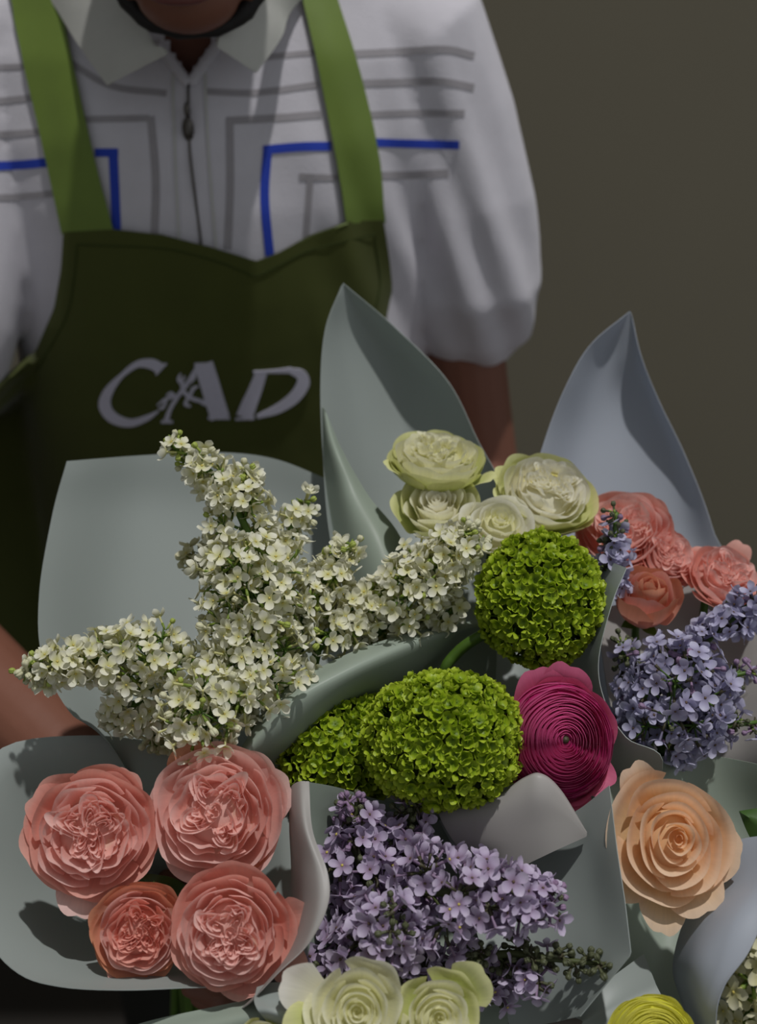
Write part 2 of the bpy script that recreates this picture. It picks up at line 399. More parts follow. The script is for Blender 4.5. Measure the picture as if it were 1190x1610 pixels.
# collar: a folded band round the neck with two pointed flaps
def Yp(px, py, Y):
    d = (P(px, py, 1) - CAM); return CAM + d * (Y / d.y)
def collar(sgn):
    if sgn < 0:
        bot = [Yp(262, 86, .962), Yp(168, 134, .985), Yp(128, 78, 1.01), Yp(92, 20, 1.05), W(-.150, 1.12, 1.490), W(-.09, 1.20, 1.50), W(0, 1.225, 1.49)]
        top = [Yp(250, 76, .966), Yp(225, 40, .975), Yp(200, 10, .995), Yp(165, -40, 1.02), W(-.078, 1.11, 1.535), W(-.055, 1.175, 1.55), W(0, 1.195, 1.55)]
    else:
        bot = [Yp(340, 72, .962), Yp(400, 114, .982), Yp(438, 60, 1.01), Yp(468, 0, 1.05), W(.150, 1.12, 1.490), W(.09, 1.20, 1.50), W(0, 1.225, 1.49)]
        top = [Yp(345, 64, .966), Yp(362, 30, .975), Yp(392, 0, .995), Yp(425, -40, 1.02), W(.078, 1.11, 1.535), W(.055, 1.175, 1.55), W(0, 1.195, 1.55)]
    mid = [(a + b) / 2 + Vector((0, -.006, .006)) for a, b in zip(bot, top)]
    def fn(u, v):
        # straight between the first control points so the flap keeps its point
        def c(l):
            t = u * (len(l) - 1)
            return l[0].lerp(l[1], t) if t < 1 else crom(l[1:], (t - 1) / (len(l) - 2))
        a, b, m_ = c(bot), c(top), c(mid); return a * (1 - v) ** 2 + 2 * v * (1 - v) * m_ + b * v * v
    V, Fc, U = grid_data(fn, 36, 8)
    o = pob('collar', mesh_of('collar', V, Fc), M['collar'], shirt); solid(o, .0025, 1)
collar(-1); collar(1)

# trousers
mb = MB()
mb.add(*rings_data([(.78, .18, .12, 1.14), (.9, .175, .112, 1.14), (.97, .17, .105, 1.14)]))
for s in (-1, 1):
    mb.tube([W(s * .085, 1.14, .84), W(s * .095, 1.13, .6), W(s * .10, 1.13, .46), W(s * .10, 1.15, .2), W(s * .10, 1.15, .07)], [.095, .085, .07, .062, .06], 20)
pob('trousers', remesh(mb, .008, 3), M['cloth'])
for s in (-1, 1):
    m2 = MB(); m2.ball(W(s * .10, 1.10, .045), (.045, .13, .045), seg=20, rings=12); m2.ball(W(s * .10, 1.16, .05), (.04, .05, .05), seg=16)
    pob('shoe', remesh(m2, .006, 2), M['cloth'])

# body: one fused skin surface - torso core, neck, head, arms, hands
HC = W(.012, .9255, 1.562); tl = R(40); HU = Vector((0, -math.sin(tl), math.cos(tl))); HF = Vector((0, -math.cos(tl), -math.sin(tl)))
def H(x, f, u): return HC + RIGHT * x + HF * f + HU * u
HM = Matrix(((1, 0, 0), tuple(-HF), tuple(HU))).transposed().to_4x4(); HM = Matrix.Translation(HC) @ HM   # local: x right, -y face, z up
mb = MB()
mb.add(*rings_data([(.9, .155, .10, 1.14), (1.1, .155, .105, 1.135), (1.3, .165, .10, 1.135), (1.40, .165, .085, 1.14), (1.46, .11, .065, 1.14), (1.49, .06, .055, 1.13)], 30))
mb.tube([W(0, 1.12, 1.44), W(0, 1.09, 1.49), H(0, -.02, -.05), H(0, 0, 0)], [.062, .058, .056, .05], 24)
mb.ball((0, .012, .028), (.076, .096, .092), mtx=HM, seg=28, rings=20)          # cranium
mb.ball((0, -.028, -.035), (.060, .060, .072), mtx=HM, seg=24, rings=16)        # face
mb.ball((0, -.062, -.090), (.036, .026, .026), mtx=HM, seg=20, rings=12)        # chin
for s in (-1, 1):
    mb.tube([H(s * .060, -.012, -.035), H(s * .052, .020, -.075), H(s * .028, .052, -.096)], [.018, .018, .018], 12)      # jaw
    mb.ball((s * .038, -.070, -.015), (.020, .014, .016), mtx=HM)                # cheek
    mb.ball((s * .078, .005, -.005), (.008, .018, .030), mtx=HM)                 # ear
    mb.ball((s * .030, -.084, .028), (.022, .010, .008), mtx=HM)                 # brow
    for q in range(1): pass
mb.tube([H(0, .088, .02), H(0, .102, -.010), H(0, .112, -.028)], [.009, .011, .014], 12)   # nose
mb.ball((.012, -.098, -.030), (.008, .009, .007), mtx=HM); mb.ball((-.012, -.098, -.030), (.008, .009, .007), mtx=HM)
mb.ball((0, -.085, -.053), (.022, .012, .006), mtx=HM); mb.ball((0, -.084, -.063), (.020, .012, .007), mtx=HM)
def arm(sh, el, ha, mid=None):
    mb.tube([sh, sh.lerp(el, .35), sh.lerp(el, .8), el], [.048, .042, .040, .040], 18)
    mb.ball(el, .041, seg=16, rings=10)
    d = ha - el; mb.tube([el, el + d * .25, el + d * .6, el + d * .86, ha], [.040, .042, .035, .027, .026], 18)
arm(W(.178, 1.13, 1.39), elbow_r, hand_r); arm(W(-.178, 1.13, 1.39), elbow_l, hand_l)
def hand(w, d, side, grip):
    """palm beyond the wrist w along d; the fingers curl around the gripped bundle at grip"""
    d = d.normalized(); up = Vector((0, 0, 1)); up = (up - d * up.dot(d)).normalized()
    inw = (grip - (w + d * .05)); inw = (inw - d * inw.dot(d) - up * inw.dot(up)).normalized()
    pc = w + d * .045
    for k in range(5):
        t = (k - 2) * .016; mb.tube([w + up * t * .7, pc + up * t, w + d * .09 + up * t * 1.15], [.017, .015, .012], 10)
    for k, (ln, of) in enumerate(((.070, .030), (.080, .010), (.075, -.010), (.060, -.030))):
        b = w + d * .085 + up * of; j1 = b + d * ln * .35 + inw * ln * .18; j2 = j1 + d * ln * .05 + inw * ln * .38; j3 = j2 - d * ln * .24 + inw * ln * .10
        mb.tube([b, j1, j2, j3], [.010, .0095, .0085, .0075], 10); mb.ball(j3, .0075); mb.ball(j1, .0098); mb.ball(j2, .0087)
    b = w + d * .025 + up * .022; j1 = b + d * .025 + up * .018 + inw * .02; j2 = j1 + d * .018 + inw * .028; j3 = j2 + d * .008 + inw * .018 - up * .004
    mb.tube([b, j1, j2, j3], [.014, .012, .0105, .0085], 10); mb.ball(j3, .0085); mb.ball(j1, .012)
GRIP_R = hand_r + (hand_r - elbow_r).normalized() * .06 + Vector((-.02, -.02, 0)); GRIP_L = hand_l + (hand_l - elbow_l).normalized() * .06 + Vector((.01, -.035, 0))
hand(hand_r, hand_r - elbow_r, 1, GRIP_R); hand(hand_l, hand_l - elbow_l, -1, GRIP_L)
body_me = remesh(mb, .003, 4); body = pob('body', body_me, M['skin'])
BD = bvh_of(body_me)
# lips, beard, hair, eyes
m2 = MB(); m2.ball((0, -.0935, -.053), (.024, .006, .0045), mtx=HM, seg=16); m2.ball((0, -.0925, -.0625), (.021, .007, .0055), mtx=HM, seg=16)
pob('lips', m2.mesh('lips'), M['lips'])
m2 = MB()
for s in (-1, 1):
    m2.ball((s * .031, -.080, .008), (.012, .010, .008), mtx=HM)
    m2.tube([H(s * .012, .094, .030), H(s * .030, .092, .036), H(s * .048, .078, .030)], [.003, .004, .002], 6)
pob('eyebrows', m2.mesh('eyebrows'), M['hair'])
m2 = MB()
jl = [H(-.073, -.005, -.03), H(-.067, .018, -.07), H(-.049, .046, -.096), H(-.031, .068, -.107), H(0, .077, -.110), H(.031, .068, -.107), H(.049, .046, -.096), H(.067, .018, -.07), H(.073, -.005, -.03)]
m2.tube([crom(jl, i / 30) for i in range(31)], [.0036 + .008 * abs(1 - 2 * i / 30) + .0008 * math.sin(i * 2.3) for i in range(31)], 12)
m2.tube([H(-.03, .088, -.052), H(-.02, .097, -.045), H(0, .100, -.043), H(.02, .097, -.045), H(.03, .088, -.052)], .0025, 8)
pob('beard', m2.mesh('beard'), M['hair'])['label'] = 'short black beard along the jaw'
m2 = MB(); m2.ball((0, .020, .040), (.080, .094, .090), mtx=HM, seg=30, rings=20); m2.ball((0, .05, 0), (.074, .07, .07), mtx=HM, seg=24, rings=16)
hm = remesh(m2, .004, 3, lambda c, n: .003 * noise.noise(c * 90)); pob('hair', hm, M['hair'])

# apron: bib and skirt draped in front of the torso
def apron_mesh():
    # outline picked on the shirt
    def q(x, y): return ray(x, y, SH, 0)
    top = [q(x, y) for x, y in ((103, 362), (180, 358), (255, 366), (330, 385), (372, 398), (402, 408), (438, 394), (485, 368), (545, 346), (602, 343))]
    top = [(p.x, p.z) for p in top]
    lf = [(top[0][0], top[0][1])]; 
    for x, y in ((100, 420), (90, 480), (60, 550), (0, 640)):
        h = ray(x, y, SH, 0)
        if h: lf.append((h.x, h.z))
    lf += [(CX - .222, lf[-1][1] - .05), (CX - .232, 1.0), (CX - .235, .9), (CX - .225, .5)]
    rt = [(top[-1][0], top[-1][1])]
    for x, y in ((611, 400), (616, 450), (606, 498)):
        h = ray(x, y, SH, 0)
        if h: rt.append((h.x, h.z))
    rt += [(CX + .170, rt[-1][1] - .04), (CX + .198, rt[-1][1] - .12), (CX + .21, .95), (CX + .215, .85), (CX + .21, .5)]
    def xz(pts, z):
        if z >= pts[0][1]: return pts[0][0]
        for a, b in zip(pts, pts[1:]):
            if b[1] <= z <= a[1]: return a[0] + (b[0] - a[0]) * (a[1] - z) / max(1e-6, a[1] - b[1])
        return pts[-1][0]
    def ztop(s):
        pts = [Vector((p[0], p[1], 0)) for p in top]
        x = top[0][0] + (top[-1][0] - top[0][0]) * s
        for a, b in zip(pts, pts[1:]):
            if a.x <= x <= b.x: return a.y + (b.y - a.y) * (x - a.x) / (b.x - a.x)
        return top[0][1] if s < .5 else top[-1][1]
    zb = .52
    nu, nv = 70, 110
    G = []
    for j in range(nv + 1):
        t = j / nv; row = []
        for i in range(nu + 1):
            s = i / nu; z0 = ztop(s); z = z0 + (zb - z0) * t; x = xz(lf, z) + (xz(rt, z) - xz(lf, z)) * s
            h = SH.ray_cast(Vector((x, 0, max(z, .90))), Vector((0, 1, 0)))
            y = h[0].y if h[0] else 1.09
            y = min(y, 1.10) - .006
            row.append(Vector((x, y, z)))
        G.append(row)
    for _ in range(3):
        Y = [[p.y for p in r] for r in G]
        for j in range(1, nv):
            for i in range(1, nu): G[j][i].y = min(Y[j][i], (Y[j - 1][i] + Y[j + 1][i] + Y[j][i - 1] + Y[j][i + 1]) / 4)
    for j in range(nv + 1):
        for i in range(nu + 1):
            p = G[j][i]; p.y -= .003 * (1 + noise.noise(Vector((p.x * 14, 0, p.z * 7)))) * min(1, j / 12) + (.006 * (1 + math.sin(p.x * 55 + 2 * p.z)) * max(0, (1.0 - p.z)) * 2)
    V = [p for r in G for p in r]
    Fc = [(j * (nu + 1) + i, j * (nu + 1) + i + 1, (j + 1) * (nu + 1) + i + 1, (j + 1) * (nu + 1) + i) for j in range(nv) for i in range(nu)]
    return mesh_of('apron', V, Fc)
ap_me = apron_mesh(); apron = pob('apron', ap_me, M['apron']); solid(apron, .0015, 0)
AP = bvh_of(ap_me)
apron['label'] = 'olive green bib apron with white embroidered letters'
drape('strap', [(103, 366), (75, 240), (45, 110), (20, 0), (5, -60), (0, -90)], [(182, 362), (150, 240), (120, 110), (97, 0), (85, -60), (82, -90)], SH, M['strap'], apron, off=.005, n=50, k=8, th=.0016)
drape('strap', [(540, 350), (523, 240), (500, 110), (474, 0), (464, -60), (460, -90)], [(601, 347), (588, 240), (560, 110), (527, 0), (512, -60), (508, -90)], SH, M['strap'], apron, off=.005, n=50, k=8, th=.0016)
# stitched hem under the neckline and down the sides
strokes('hem_stitching', [([(122, 384), (255, 390), (330, 407), (380, 425), (402, 433), (438, 417), (490, 392), (590, 368)], 2.2), ([(122, 384), (117, 440), (104, 500), (60, 580)], 2.2), ([(588, 370), (596, 440), (590, 480)], 2.2)], AP, M['seam'], apron, off=.0012)
strokes('lit_hem_edge', [([(470, 379), (500, 364), (545, 350)], 3.5)], AP, M['hem'], apron, off=.0014)['label'] = 'sunlight on the neckline edge, put in as a pale line'  # pale line painted where the sun catches the edge
# embroidered letters C A D
kw = dict(off=.0016, th=.0012, n=44, k=4)
strokes('letter_c', [([(252, 578), (238, 571), (216, 572), (192, 590), (172, 614), (166, 636), (178, 655), (205, 664), (232, 656), (250, 645)], [17, 16, 10, 7, 15, 19, 17, 12, 9, 3]),
                     ([(246, 588), (256, 575), (262, 571)], [3, 6, 3])], AP, M['thread'], apron, **kw)
strokes('letter_a', [([(320, 571), (329, 600), (338, 630), (346, 656)], [30, 30, 30, 30]), ([(327, 656), (361, 656)], 4), ([(306, 572), (330, 571)], 4),
                     ([(308, 578), (296, 600), (280, 622), (268, 642), (262, 660)], [4, 7, 6, 6, 8]), ([(254, 662), (272, 662)], 4),
                     ([(290, 590), (286, 605), (296, 622), (318, 630), (330, 628)], [3, 5, 6, 5, 3]), ([(284, 620), (262, 626), (248, 636)], [4, 5, 2]),
                     ([(292, 604), (304, 594), (308, 586)], [6, 6, 2]), ([(292, 606), (282, 596), (284, 586)], [5, 7, 2]), ([(298, 622), (304, 610), (312, 606)], [5, 6, 2]),
                     ([(296, 624), (292, 634), (300, 638)], [4, 6, 3]), ([(278, 626), (270, 618), (262, 620)], [4, 6, 2]), ([(262, 630), (256, 640), (250, 640)], [4, 5, 2]), ([(312, 628), (322, 634), (330, 634)], [4, 5, 2])], AP, M['thread'], apron, **kw)
strokes('letter_d', [([(411, 584), (402, 610), (392, 634), (384, 655)], [18, 21, 24, 26]), ([(370, 658), (400, 656)], [3, 4]), ([(398, 584), (430, 583), (458, 581)], [3, 5, 9]),
                     ([(452, 581), (472, 588), (476, 602), (462, 624), (436, 642), (404, 654)], [6, 17, 20, 18, 14, 6])], AP, M['thread'], apron, **kw)

# ------------------------------------------------------------------ wraps
def sheet(label, rows, m='paper', group=None, nu=40, nv=44, th=.0004, name='paper_wrap', wob=.0012, crisp=False):
    W_ = [[P(*p) for p in r] for r in rows]
    V, Fc, U = spline_surface(W_, nu, nv, crisp)
    V = [v + FWD * (wob * noise.noise(v * 22)) for v in V]
    o = ob(name, mesh_of(name, V, Fc), M[m]); solid(o, th, 0)
    return tag(o, label, 'wrapping paper', group or 'frosted wrapping sheets of the bouquets')

sheet('tall pointed frosted sheet rising before the apron, behind the white roses',
      [[(537, 449, .86), (539, 447, .86), (540, 445, .86), (541, 447, .86), (544, 449, .86)],
       [(512, 515, .85), (540, 525, .87), (575, 525, .885), (600, 512, .88), (618, 512, .87)],
       [(504, 600, .84), (560, 620, .875), (620, 620, .895), (668, 598, .885), (703, 598, .86)],
       [(508, 720, .82), (580, 730, .87), (650, 730, .89), (715, 716, .87), (752, 694, .84)],
       [(520, 850, .79), (600, 850, .855), (680, 850, .87), (750, 830, .85), (800, 790, .81)],
       [(560, 1000, .77), (640, 1000, .825), (700, 1000, .84), (770, 980, .83), (830, 950, .79)],
       [(640, 1300, .82), (680, 1300, .85), (720, 1300, .86), (760, 1300, .86), (790, 1300, .84)]], 'paper')
sheet('narrow greenish sheet curling forward beside the tall pointed sheet, right of the white lilac',
      [[(507, 640, .836), (508, 641, .834), (509, 642, .832), (510, 643, .83)],
       [(509, 700, .822), (516, 700, .806), (526, 701, .80), (537, 706, .806)],
       [(512, 760, .812), (535, 768, .79), (556, 772, .785), (578, 778, .79)],
       [(520, 850, .80), (560, 856, .772), (596, 852, .765), (630, 846, .775)],
       [(540, 960, .78), (590, 965, .755), (630, 960, .75), (660, 950, .765)],
       [(580, 1120, .77), (610, 1120, .75), (640, 1120, .75), (660, 1120, .765)]], 'papergreen', nu=24)
sheet('tall bluish pointed sheet at the right, standing before the bare wall',
      [[(987, 492, .86), (988, 491, .86), (990, 489, .86), (991, 491, .86), (993, 494, .86)],
       [(930, 540, .85), (955, 555, .87), (980, 560, .87), (1000, 556, .865), (1008, 560, .855)],
       [(893, 600, .84), (930, 620, .87), (975, 630, .88), (1020, 630, .872), (1036, 630, .855)],
       [(857, 690, .83), (910, 710, .865), (980, 725, .875), (1050, 720, .868), (1078, 718, .85)],
       [(830, 800, .80), (900, 820, .85), (980, 840, .865), (1070, 830, .855), (1120, 830, .83)],
       [(830, 960, .78), (900, 970, .82), (980, 980, .84), (1070, 970, .835), (1140, 950, .81)],
       [(880, 1300, .82), (900, 1300, .85), (930, 1300, .86), (960, 1300, .86), (990, 1300, .84)]], 'paperblue')
sheet('broad square-cornered frosted sheet behind the white lilac, upper left',
      [[(105, 725, .79), (220, 716, .83), (340, 711, .852), (430, 721, .86), (512, 752, .86)],
       [(82, 810, .775), (205, 810, .825), (340, 810, .85), (445, 815, .858), (540, 830, .855)],
       [(62, 930, .745), (185, 940, .80), (340, 940, .832), (470, 930, .84), (590, 920, .83)],
       [(66, 1030, .72), (185, 1060, .775), (340, 1070, .805), (480, 1050, .81), (600, 1010, .795)],
       [(110, 1120, .70), (210, 1160, .75), (340, 1180, .78), (480, 1160, .785), (610, 1110, .775)],
       [(180, 1180, .70), (250, 1270, .75), (350, 1300, .775), (470, 1280, .78), (580, 1230, .77)],
       [(340, 1460, .84), (370, 1480, .86), (400, 1490, .87), (430, 1480, .86), (460, 1460, .85)]], 'paper')
sheet('leaf-shaped folded paper lip with dappled shade above the green snowball flowers',
      [[(372, 1186, .662), (440, 1092, .67), (530, 1036, .685), (620, 1002, .70), (700, 984, .72), (765, 972, .742)],
       [(378, 1190, .655), (455, 1110, .657), (545, 1058, .67), (632, 1020, .688), (708, 994, .712), (768, 982, .738)],
       [(388, 1198, .660), (462, 1155, .668), (548, 1100, .686), (640, 1057, .704), (712, 1014, .724), (772, 995, .742)],
       [(405, 1205, .680), (466, 1190, .700), (545, 1138, .724), (640, 1088, .732), (716, 1038, .74), (776, 1015, .75)],
       [(430, 1225, .70), (475, 1235, .73), (560, 1200, .75), (650, 1150, .745), (718, 1090, .75), (780, 1050, .758)],
       [(470, 1320, .73), (510, 1330, .75), (570, 1320, .765), (640, 1300, .77), (700, 1270, .775), (760, 1240, .775)],
       [(600, 1500, .84), (620, 1510, .85), (650, 1515, .86), (680, 1510, .86), (700, 1505, .86), (720, 1500, .85)]], 'papergreen', nu=60)
sheet('square-cornered pale sheet standing behind the round lime snowball flower at right centre',
      [[(690, 895, .785), (780, 862, .79), (870, 850, .785), (930, 872, .75), (985, 893, .695)],
       [(692, 960, .775), (780, 955, .787), (860, 955, .78), (920, 950, .745), (962, 950, .68)],
       [(695, 1040, .76), (770, 1040, .775), (850, 1035, .77), (900, 1035, .73), (941, 1040, .675)],
       [(705, 1110, .75), (770, 1110, .76), (850, 1110, .755), (905, 1110, .715), (952, 1105, .67)],
       [(720, 1170, .745), (790, 1180, .75), (870, 1185, .742), (930, 1175, .70), (985, 1160, .664)],
       [(740, 1240, .74), (810, 1250, .74), (890, 1250, .73), (965, 1235, .70), (1042, 1202, .66)],
       [(760, 1350, .76), (810, 1360, .765), (870, 1360, .765), (930, 1350, .755), (980, 1330, .745)],
       [(780, 1500, .85), (800, 1500, .86), (830, 1500, .865), (850, 1500, .86), (870, 1500, .85)]], 'paper')
sheet('pale sheet behind the bluish lilac at the right edge',
      [[(935, 960, .77), (1000, 940, .79), (1075, 898, .795), (1120, 900, .79), (1190, 960, .77), (1260, 1000, .74)],
       [(945, 1020, .76), (1010, 1020, .78), (1080, 1010, .785), (1140, 1020, .775), (1200, 1030, .755), (1270, 1060, .73)],
       [(960, 1110, .75), (1020, 1110, .765), (1090, 1110, .765), (1150, 1110, .755), (1210, 1110, .735), (1280, 1130, .71)],
       [(990, 1200, .74), (1040, 1210, .75), (1100, 1210, .75), (1160, 1210, .74), (1220, 1200, .72), (1290, 1200, .70)],
       [(1000, 1330, .78), (1040, 1330, .79), (1080, 1330, .79), (1120, 1330, .785), (1170, 1330, .775), (1220, 1320, .76)],
       [(1000, 1500, .86), (1020, 1500, .87), (1040, 1500, .87), (1060, 1500, .87), (1080, 1500, .87), (1100, 1500, .86)]], 'paperpink')
sheet('greenish sheet behind the large peach rose',
      [[(950, 1235, .68), (1020, 1195, .70), (1090, 1185, .71), (1160, 1195, .70), (1250, 1215, .67)],
       [(955, 1330, .675), (1030, 1320, .70), (1100, 1310, .705), (1170, 1300, .70), (1250, 1300, .67)],
       [(960, 1420, .665), (1030, 1430, .69), (1100, 1420, .69), (1160, 1400, .68), (1240, 1380, .66)],
       [(960, 1510, .655), (1020, 1520, .675), (1080, 1520, .675), (1140, 1510, .67), (1220, 1480, .655)],
       [(930, 1600, .65), (990, 1610, .665), (1050, 1620, .665), (1110, 1620, .66), (1180, 1600, .65)],
       [(930, 1720, .68), (980, 1730, .70), (1020, 1730, .70), (1060, 1730, .70), (1110, 1720, .69)]], 'papergreen')
sheet('bright sheet with dappled flower shade rolling forward at the lower right edge',
      [[(1130, 1330, .665), (1170, 1318, .66), (1210, 1312, .65), (1250, 1300, .63)],
       [(1110, 1390, .655), (1150, 1380, .635), (1195, 1375, .62), (1240, 1370, .61)],
       [(1075, 1450, .645), (1115, 1440, .62), (1155, 1440, .605), (1205, 1440, .60)],
       [(1058, 1520, .64), (1090, 1510, .61), (1130, 1510, .597), (1176, 1500, .592)],
       [(1070, 1570, .635), (1090, 1570, .61), (1112, 1565, .597), (1138, 1552, .59)],
       [(1085, 1620, .63), (1100, 1620, .61), (1112, 1620, .60), (1126, 1612, .592)],
       [(1090, 1720, .64), (1105, 1720, .625), (1120, 1720, .615), (1140, 1720, .61)]], 'paperblue')
# purple bouquet: back, right side, lip, left curl
sheet('shaded sheet lying behind the purple lilac in the lower centre',
      [[(480, 1229, .632), (530, 1238, .655), (600, 1258, .675), (690, 1273, .672), (760, 1290, .67)],
       [(486, 1320, .64), (540, 1320, .665), (620, 1330, .685), (700, 1340, .685), (780, 1350, .68)],
       [(500, 1420, .64), (560, 1430, .67), (630, 1440, .685), (710, 1440, .685), (790, 1440, .675)],
       [(470, 1520, .63), (550, 1530, .66), (630, 1540, .675), (710, 1540, .675), (800, 1530, .66)],
       [(440, 1640, .64), (530, 1650, .665), (620, 1660, .675), (710, 1660, .675), (790, 1650, .66)],
       [(560, 1800, .74), (600, 1800, .75), (640, 1800, .755), (680, 1800, .755), (720, 1800, .75)]], 'papergreen')
sheet('large angular sheet right of the purple lilac, its corner pointing down right',
      [[(690, 1290, .67), (760, 1300, .67), (840, 1300, .665), (905, 1275, .655), (958, 1235, .64)],
       [(720, 1350, .668), (790, 1365, .668), (860, 1370, .66), (922, 1355, .645), (970, 1335, .622)],
       [(740, 1430, .66), (800, 1440, .66), (865, 1440, .652), (930, 1425, .635), (982, 1415, .61)],
       [(760, 1500, .652), (815, 1510, .65), (870, 1510, .64), (935, 1505, .62), (992, 1500, .598)],
       [(790, 1560, .648), (830, 1570, .643), (875, 1570, .632), (925, 1562, .615), (955, 1545, .602)],
       [(800, 1610, .645), (835, 1612, .64), (870, 1608, .632), (895, 1602, .62), (912, 1598, .605)]], 'paper', crisp=True)
sheet('sheet edge folded over in front of the magenta flower, lit along its crest',
      [[(690, 1275, .662), (770, 1256, .650), (825, 1222, .643), (852, 1217, .640), (882, 1243, .641), (922, 1308, .644)],
       [(690, 1280, .659), (768, 1262, .646), (822, 1229, .639), (850, 1223, .636), (880, 1247, .638), (922, 1309, .643)],
       [(698, 1298, .657), (766, 1285, .644), (818, 1262, .637), (848, 1255, .634), (878, 1267, .637), (922, 1311, .643)],
       [(715, 1325, .658), (766, 1325, .646), (812, 1315, .640), (846, 1300, .637), (878, 1292, .638), (922, 1313, .643)],
       [(735, 1350, .662), (770, 1358, .651), (800, 1371, .645), (840, 1352, .641), (878, 1334, .640), (921, 1315, .643)]], 'paperpink', nu=50)
sheet('narrow curled flap between the pink roses and the purple lilac',
      [[(456, 1240, .645), (462, 1233, .64), (472, 1229, .634), (486, 1229, .632)],
       [(455, 1300, .645), (464, 1296, .625), (478, 1298, .612), (491, 1306, .612)],
       [(458, 1370, .645), (474, 1368, .615), (496, 1370, .60), (516, 1376, .598)],
       [(455, 1440, .64), (474, 1436, .61), (496, 1432, .592), (514, 1428, .590)],
       [(438, 1505, .63), (455, 1500, .605), (472, 1492, .59), (484, 1484, .586)],
       [(402, 1562, .615), (415, 1550, .598), (428, 1538, .588), (440, 1526, .584)],
       [(372, 1590, .61), (386, 1582, .60), (398, 1572, .592), (408, 1560, .586)]], 'paperpink', nu=26)
sheet('small rolled sheet left of the cream roses at the bottom edge',
      [[(404, 1552, .60), (430, 1545, .60), (470, 1548, .605), (520, 1555, .61)],
       [(400, 1575, .585), (430, 1575, .582), (470, 1580, .585), (520, 1585, .59)],
       [(412, 1596, .58), (440, 1600, .576), (475, 1606, .58), (520, 1612, .585)],
       [(440, 1625, .60), (460, 1640, .60), (490, 1650, .60), (530, 1650, .60)]], 'paper')
sheet('plain sheet edge cutting across the bottom, below the pink roses',
      [[(150, 1632, .615), (240, 1604, .612), (330, 1584, .61), (420, 1565, .607)],
       [(160, 1680, .61), (250, 1650, .605), (340, 1630, .60), (430, 1610, .60)],
       [(200, 1780, .63), (270, 1760, .63), (350, 1750, .63), (430, 1740, .63)]], 'papergreen')
sheet('layered sheet edge under the angular corner at the bottom right',
      [[(905, 1600, .625), (925, 1570, .63), (965, 1535, .635), (1012, 1500, .64)],
       [(915, 1610, .62), (950, 1590, .625), (985, 1570, .63), (1030, 1545, .635)],
       [(880, 1640, .62), (940, 1630, .622), (990, 1620, .625), (1050, 1600, .63)],
       [(860, 1720, .64), (930, 1720, .64), (980, 1720, .64), (1050, 1720, .64)]], 'paper')
# the pink rose wrap: an open bowl of paper with a rolled rim
def bowl():
    rim = [(130, 1158, .705), (250, 1170, .712), (345, 1195, .715), (430, 1240, .70), (462, 1330, .67), (466, 1430, .64), (440, 1520, .62), (380, 1552, .605), (290, 1558, .598), (190, 1562, .592), (90, 1556, .595), (25, 1535, .60), (-25, 1480, .615), (-70, 1380, .64), (-60, 1270, .665), (0, 1178, .69)]
    c = P(275, 1400, .80); R_ = [P(*p) for p in rim]; R_ = R_ + [R_[0]]; n = 80
    V, Fc = [], []; K = 18
    loop = [crom([R_[-2]] + R_ + [R_[1]], (1 + i / n * (len(R_) - 1)) / (len(R_) + 1)) for i in range(n)]
    for k in range(K + 1):
        t = k / K
        for p in loop:
            q = c.lerp(p, .06 + .94 * t); q = q - FWD * ((1 - (1 - t) ** 1.5) - t) * .075
            if t > .9: q = q + FWD * ((t - .9) / .1) ** 2 * .004
            V.append(q + FWD * .0012 * noise.noise(q * 20))
    for k in range(K):
        for i in range(n):
            a, b = k * n + i, k * n + (i + 1) % n; Fc.append((a, b, b + n, a + n))
    # neck of the cone down to the hand
    o0 = 0; base = len(V); g = P(300, 1440, .90)
    for i in range(n): V.append(V[i].lerp(g, .9) )
    for i in range(n): Fc.append((i, base + i, base + (i + 1) % n, (i + 1) % n))
    o = ob('paper_wrap', mesh_of('paper_wrap', V, Fc), M['paper']); solid(o)
    tag(o, 'wide open wrap cupping the four pink roses at the lower left', 'wrapping paper', 'frosted wrapping sheets of the bouquets')
bowl()

# ------------------------------------------------------------------ blooms
def petal_data(Rr, r, zt, th, w, curl=0, ruf=.03, rnd=None, zb=-.62, rb=.03, nu=14, nv=10, round_=.28, tipc=0, edge=.0, notch=.04, lean=0):
    k1, k2, k3 = rnd.uniform(1.2, 2.4), rnd.uniform(2.6, 4.4), rnd.uniform(1.5, 3); p1, p2, p3 = [rnd.uniform(0, 6.28) for _ in range(3)]
    P0, P1, P2, P3 = (rb, zb), (max(r * .9, rb), zb * 1.0), (r * 1.10 - curl * .4, zb + (zt - zb) * .62), (r + curl, zt)
    def fn(uu, vv):
        u = uu * 2 - 1
        v = vv * (1 - round_ * abs(u) ** 2.6 - notch * math.exp(-(u / .16) ** 2))
        a, b = 1 - v, v
        rad = a ** 3 * P0[0] + 3 * a * a * b * P1[0] + 3 * a * b * b * P2[0] + b ** 3 * P3[0]
        z = a ** 3 * P0[1] + 3 * a * a * b * P1[1] + 3 * a * b * b * P2[1] + b ** 3 * P3[1]
        ww = w * (.3 + .7 * math.sin(min(v * 1.35, 1) * math.pi / 2))
        rad += ruf * v * v * (math.sin(k1 * u * 1.6 + p1) * .6 + math.sin(k2 * u * 1.6 + p2) * .4)
        z += ruf * .6 * v * v * math.sin(k3 * u * 1.5 + p3)
        rad += edge * abs(u) ** 3 * v + tipc * max(0, v - .8) ** 2 * 25 * .2
        z -= abs(tipc) * max(0, v - .8) ** 2 * 25 * .12
        an = th + u * ww + lean * v
        return Vector((rad * math.cos(an), rad * math.sin(an), z)) * Rr
    return grid_data(fn, nu, nv)

def dome(t): return .30 - .52 * t ** 2.2 - .10 * math.exp(-(t / .14) ** 2)

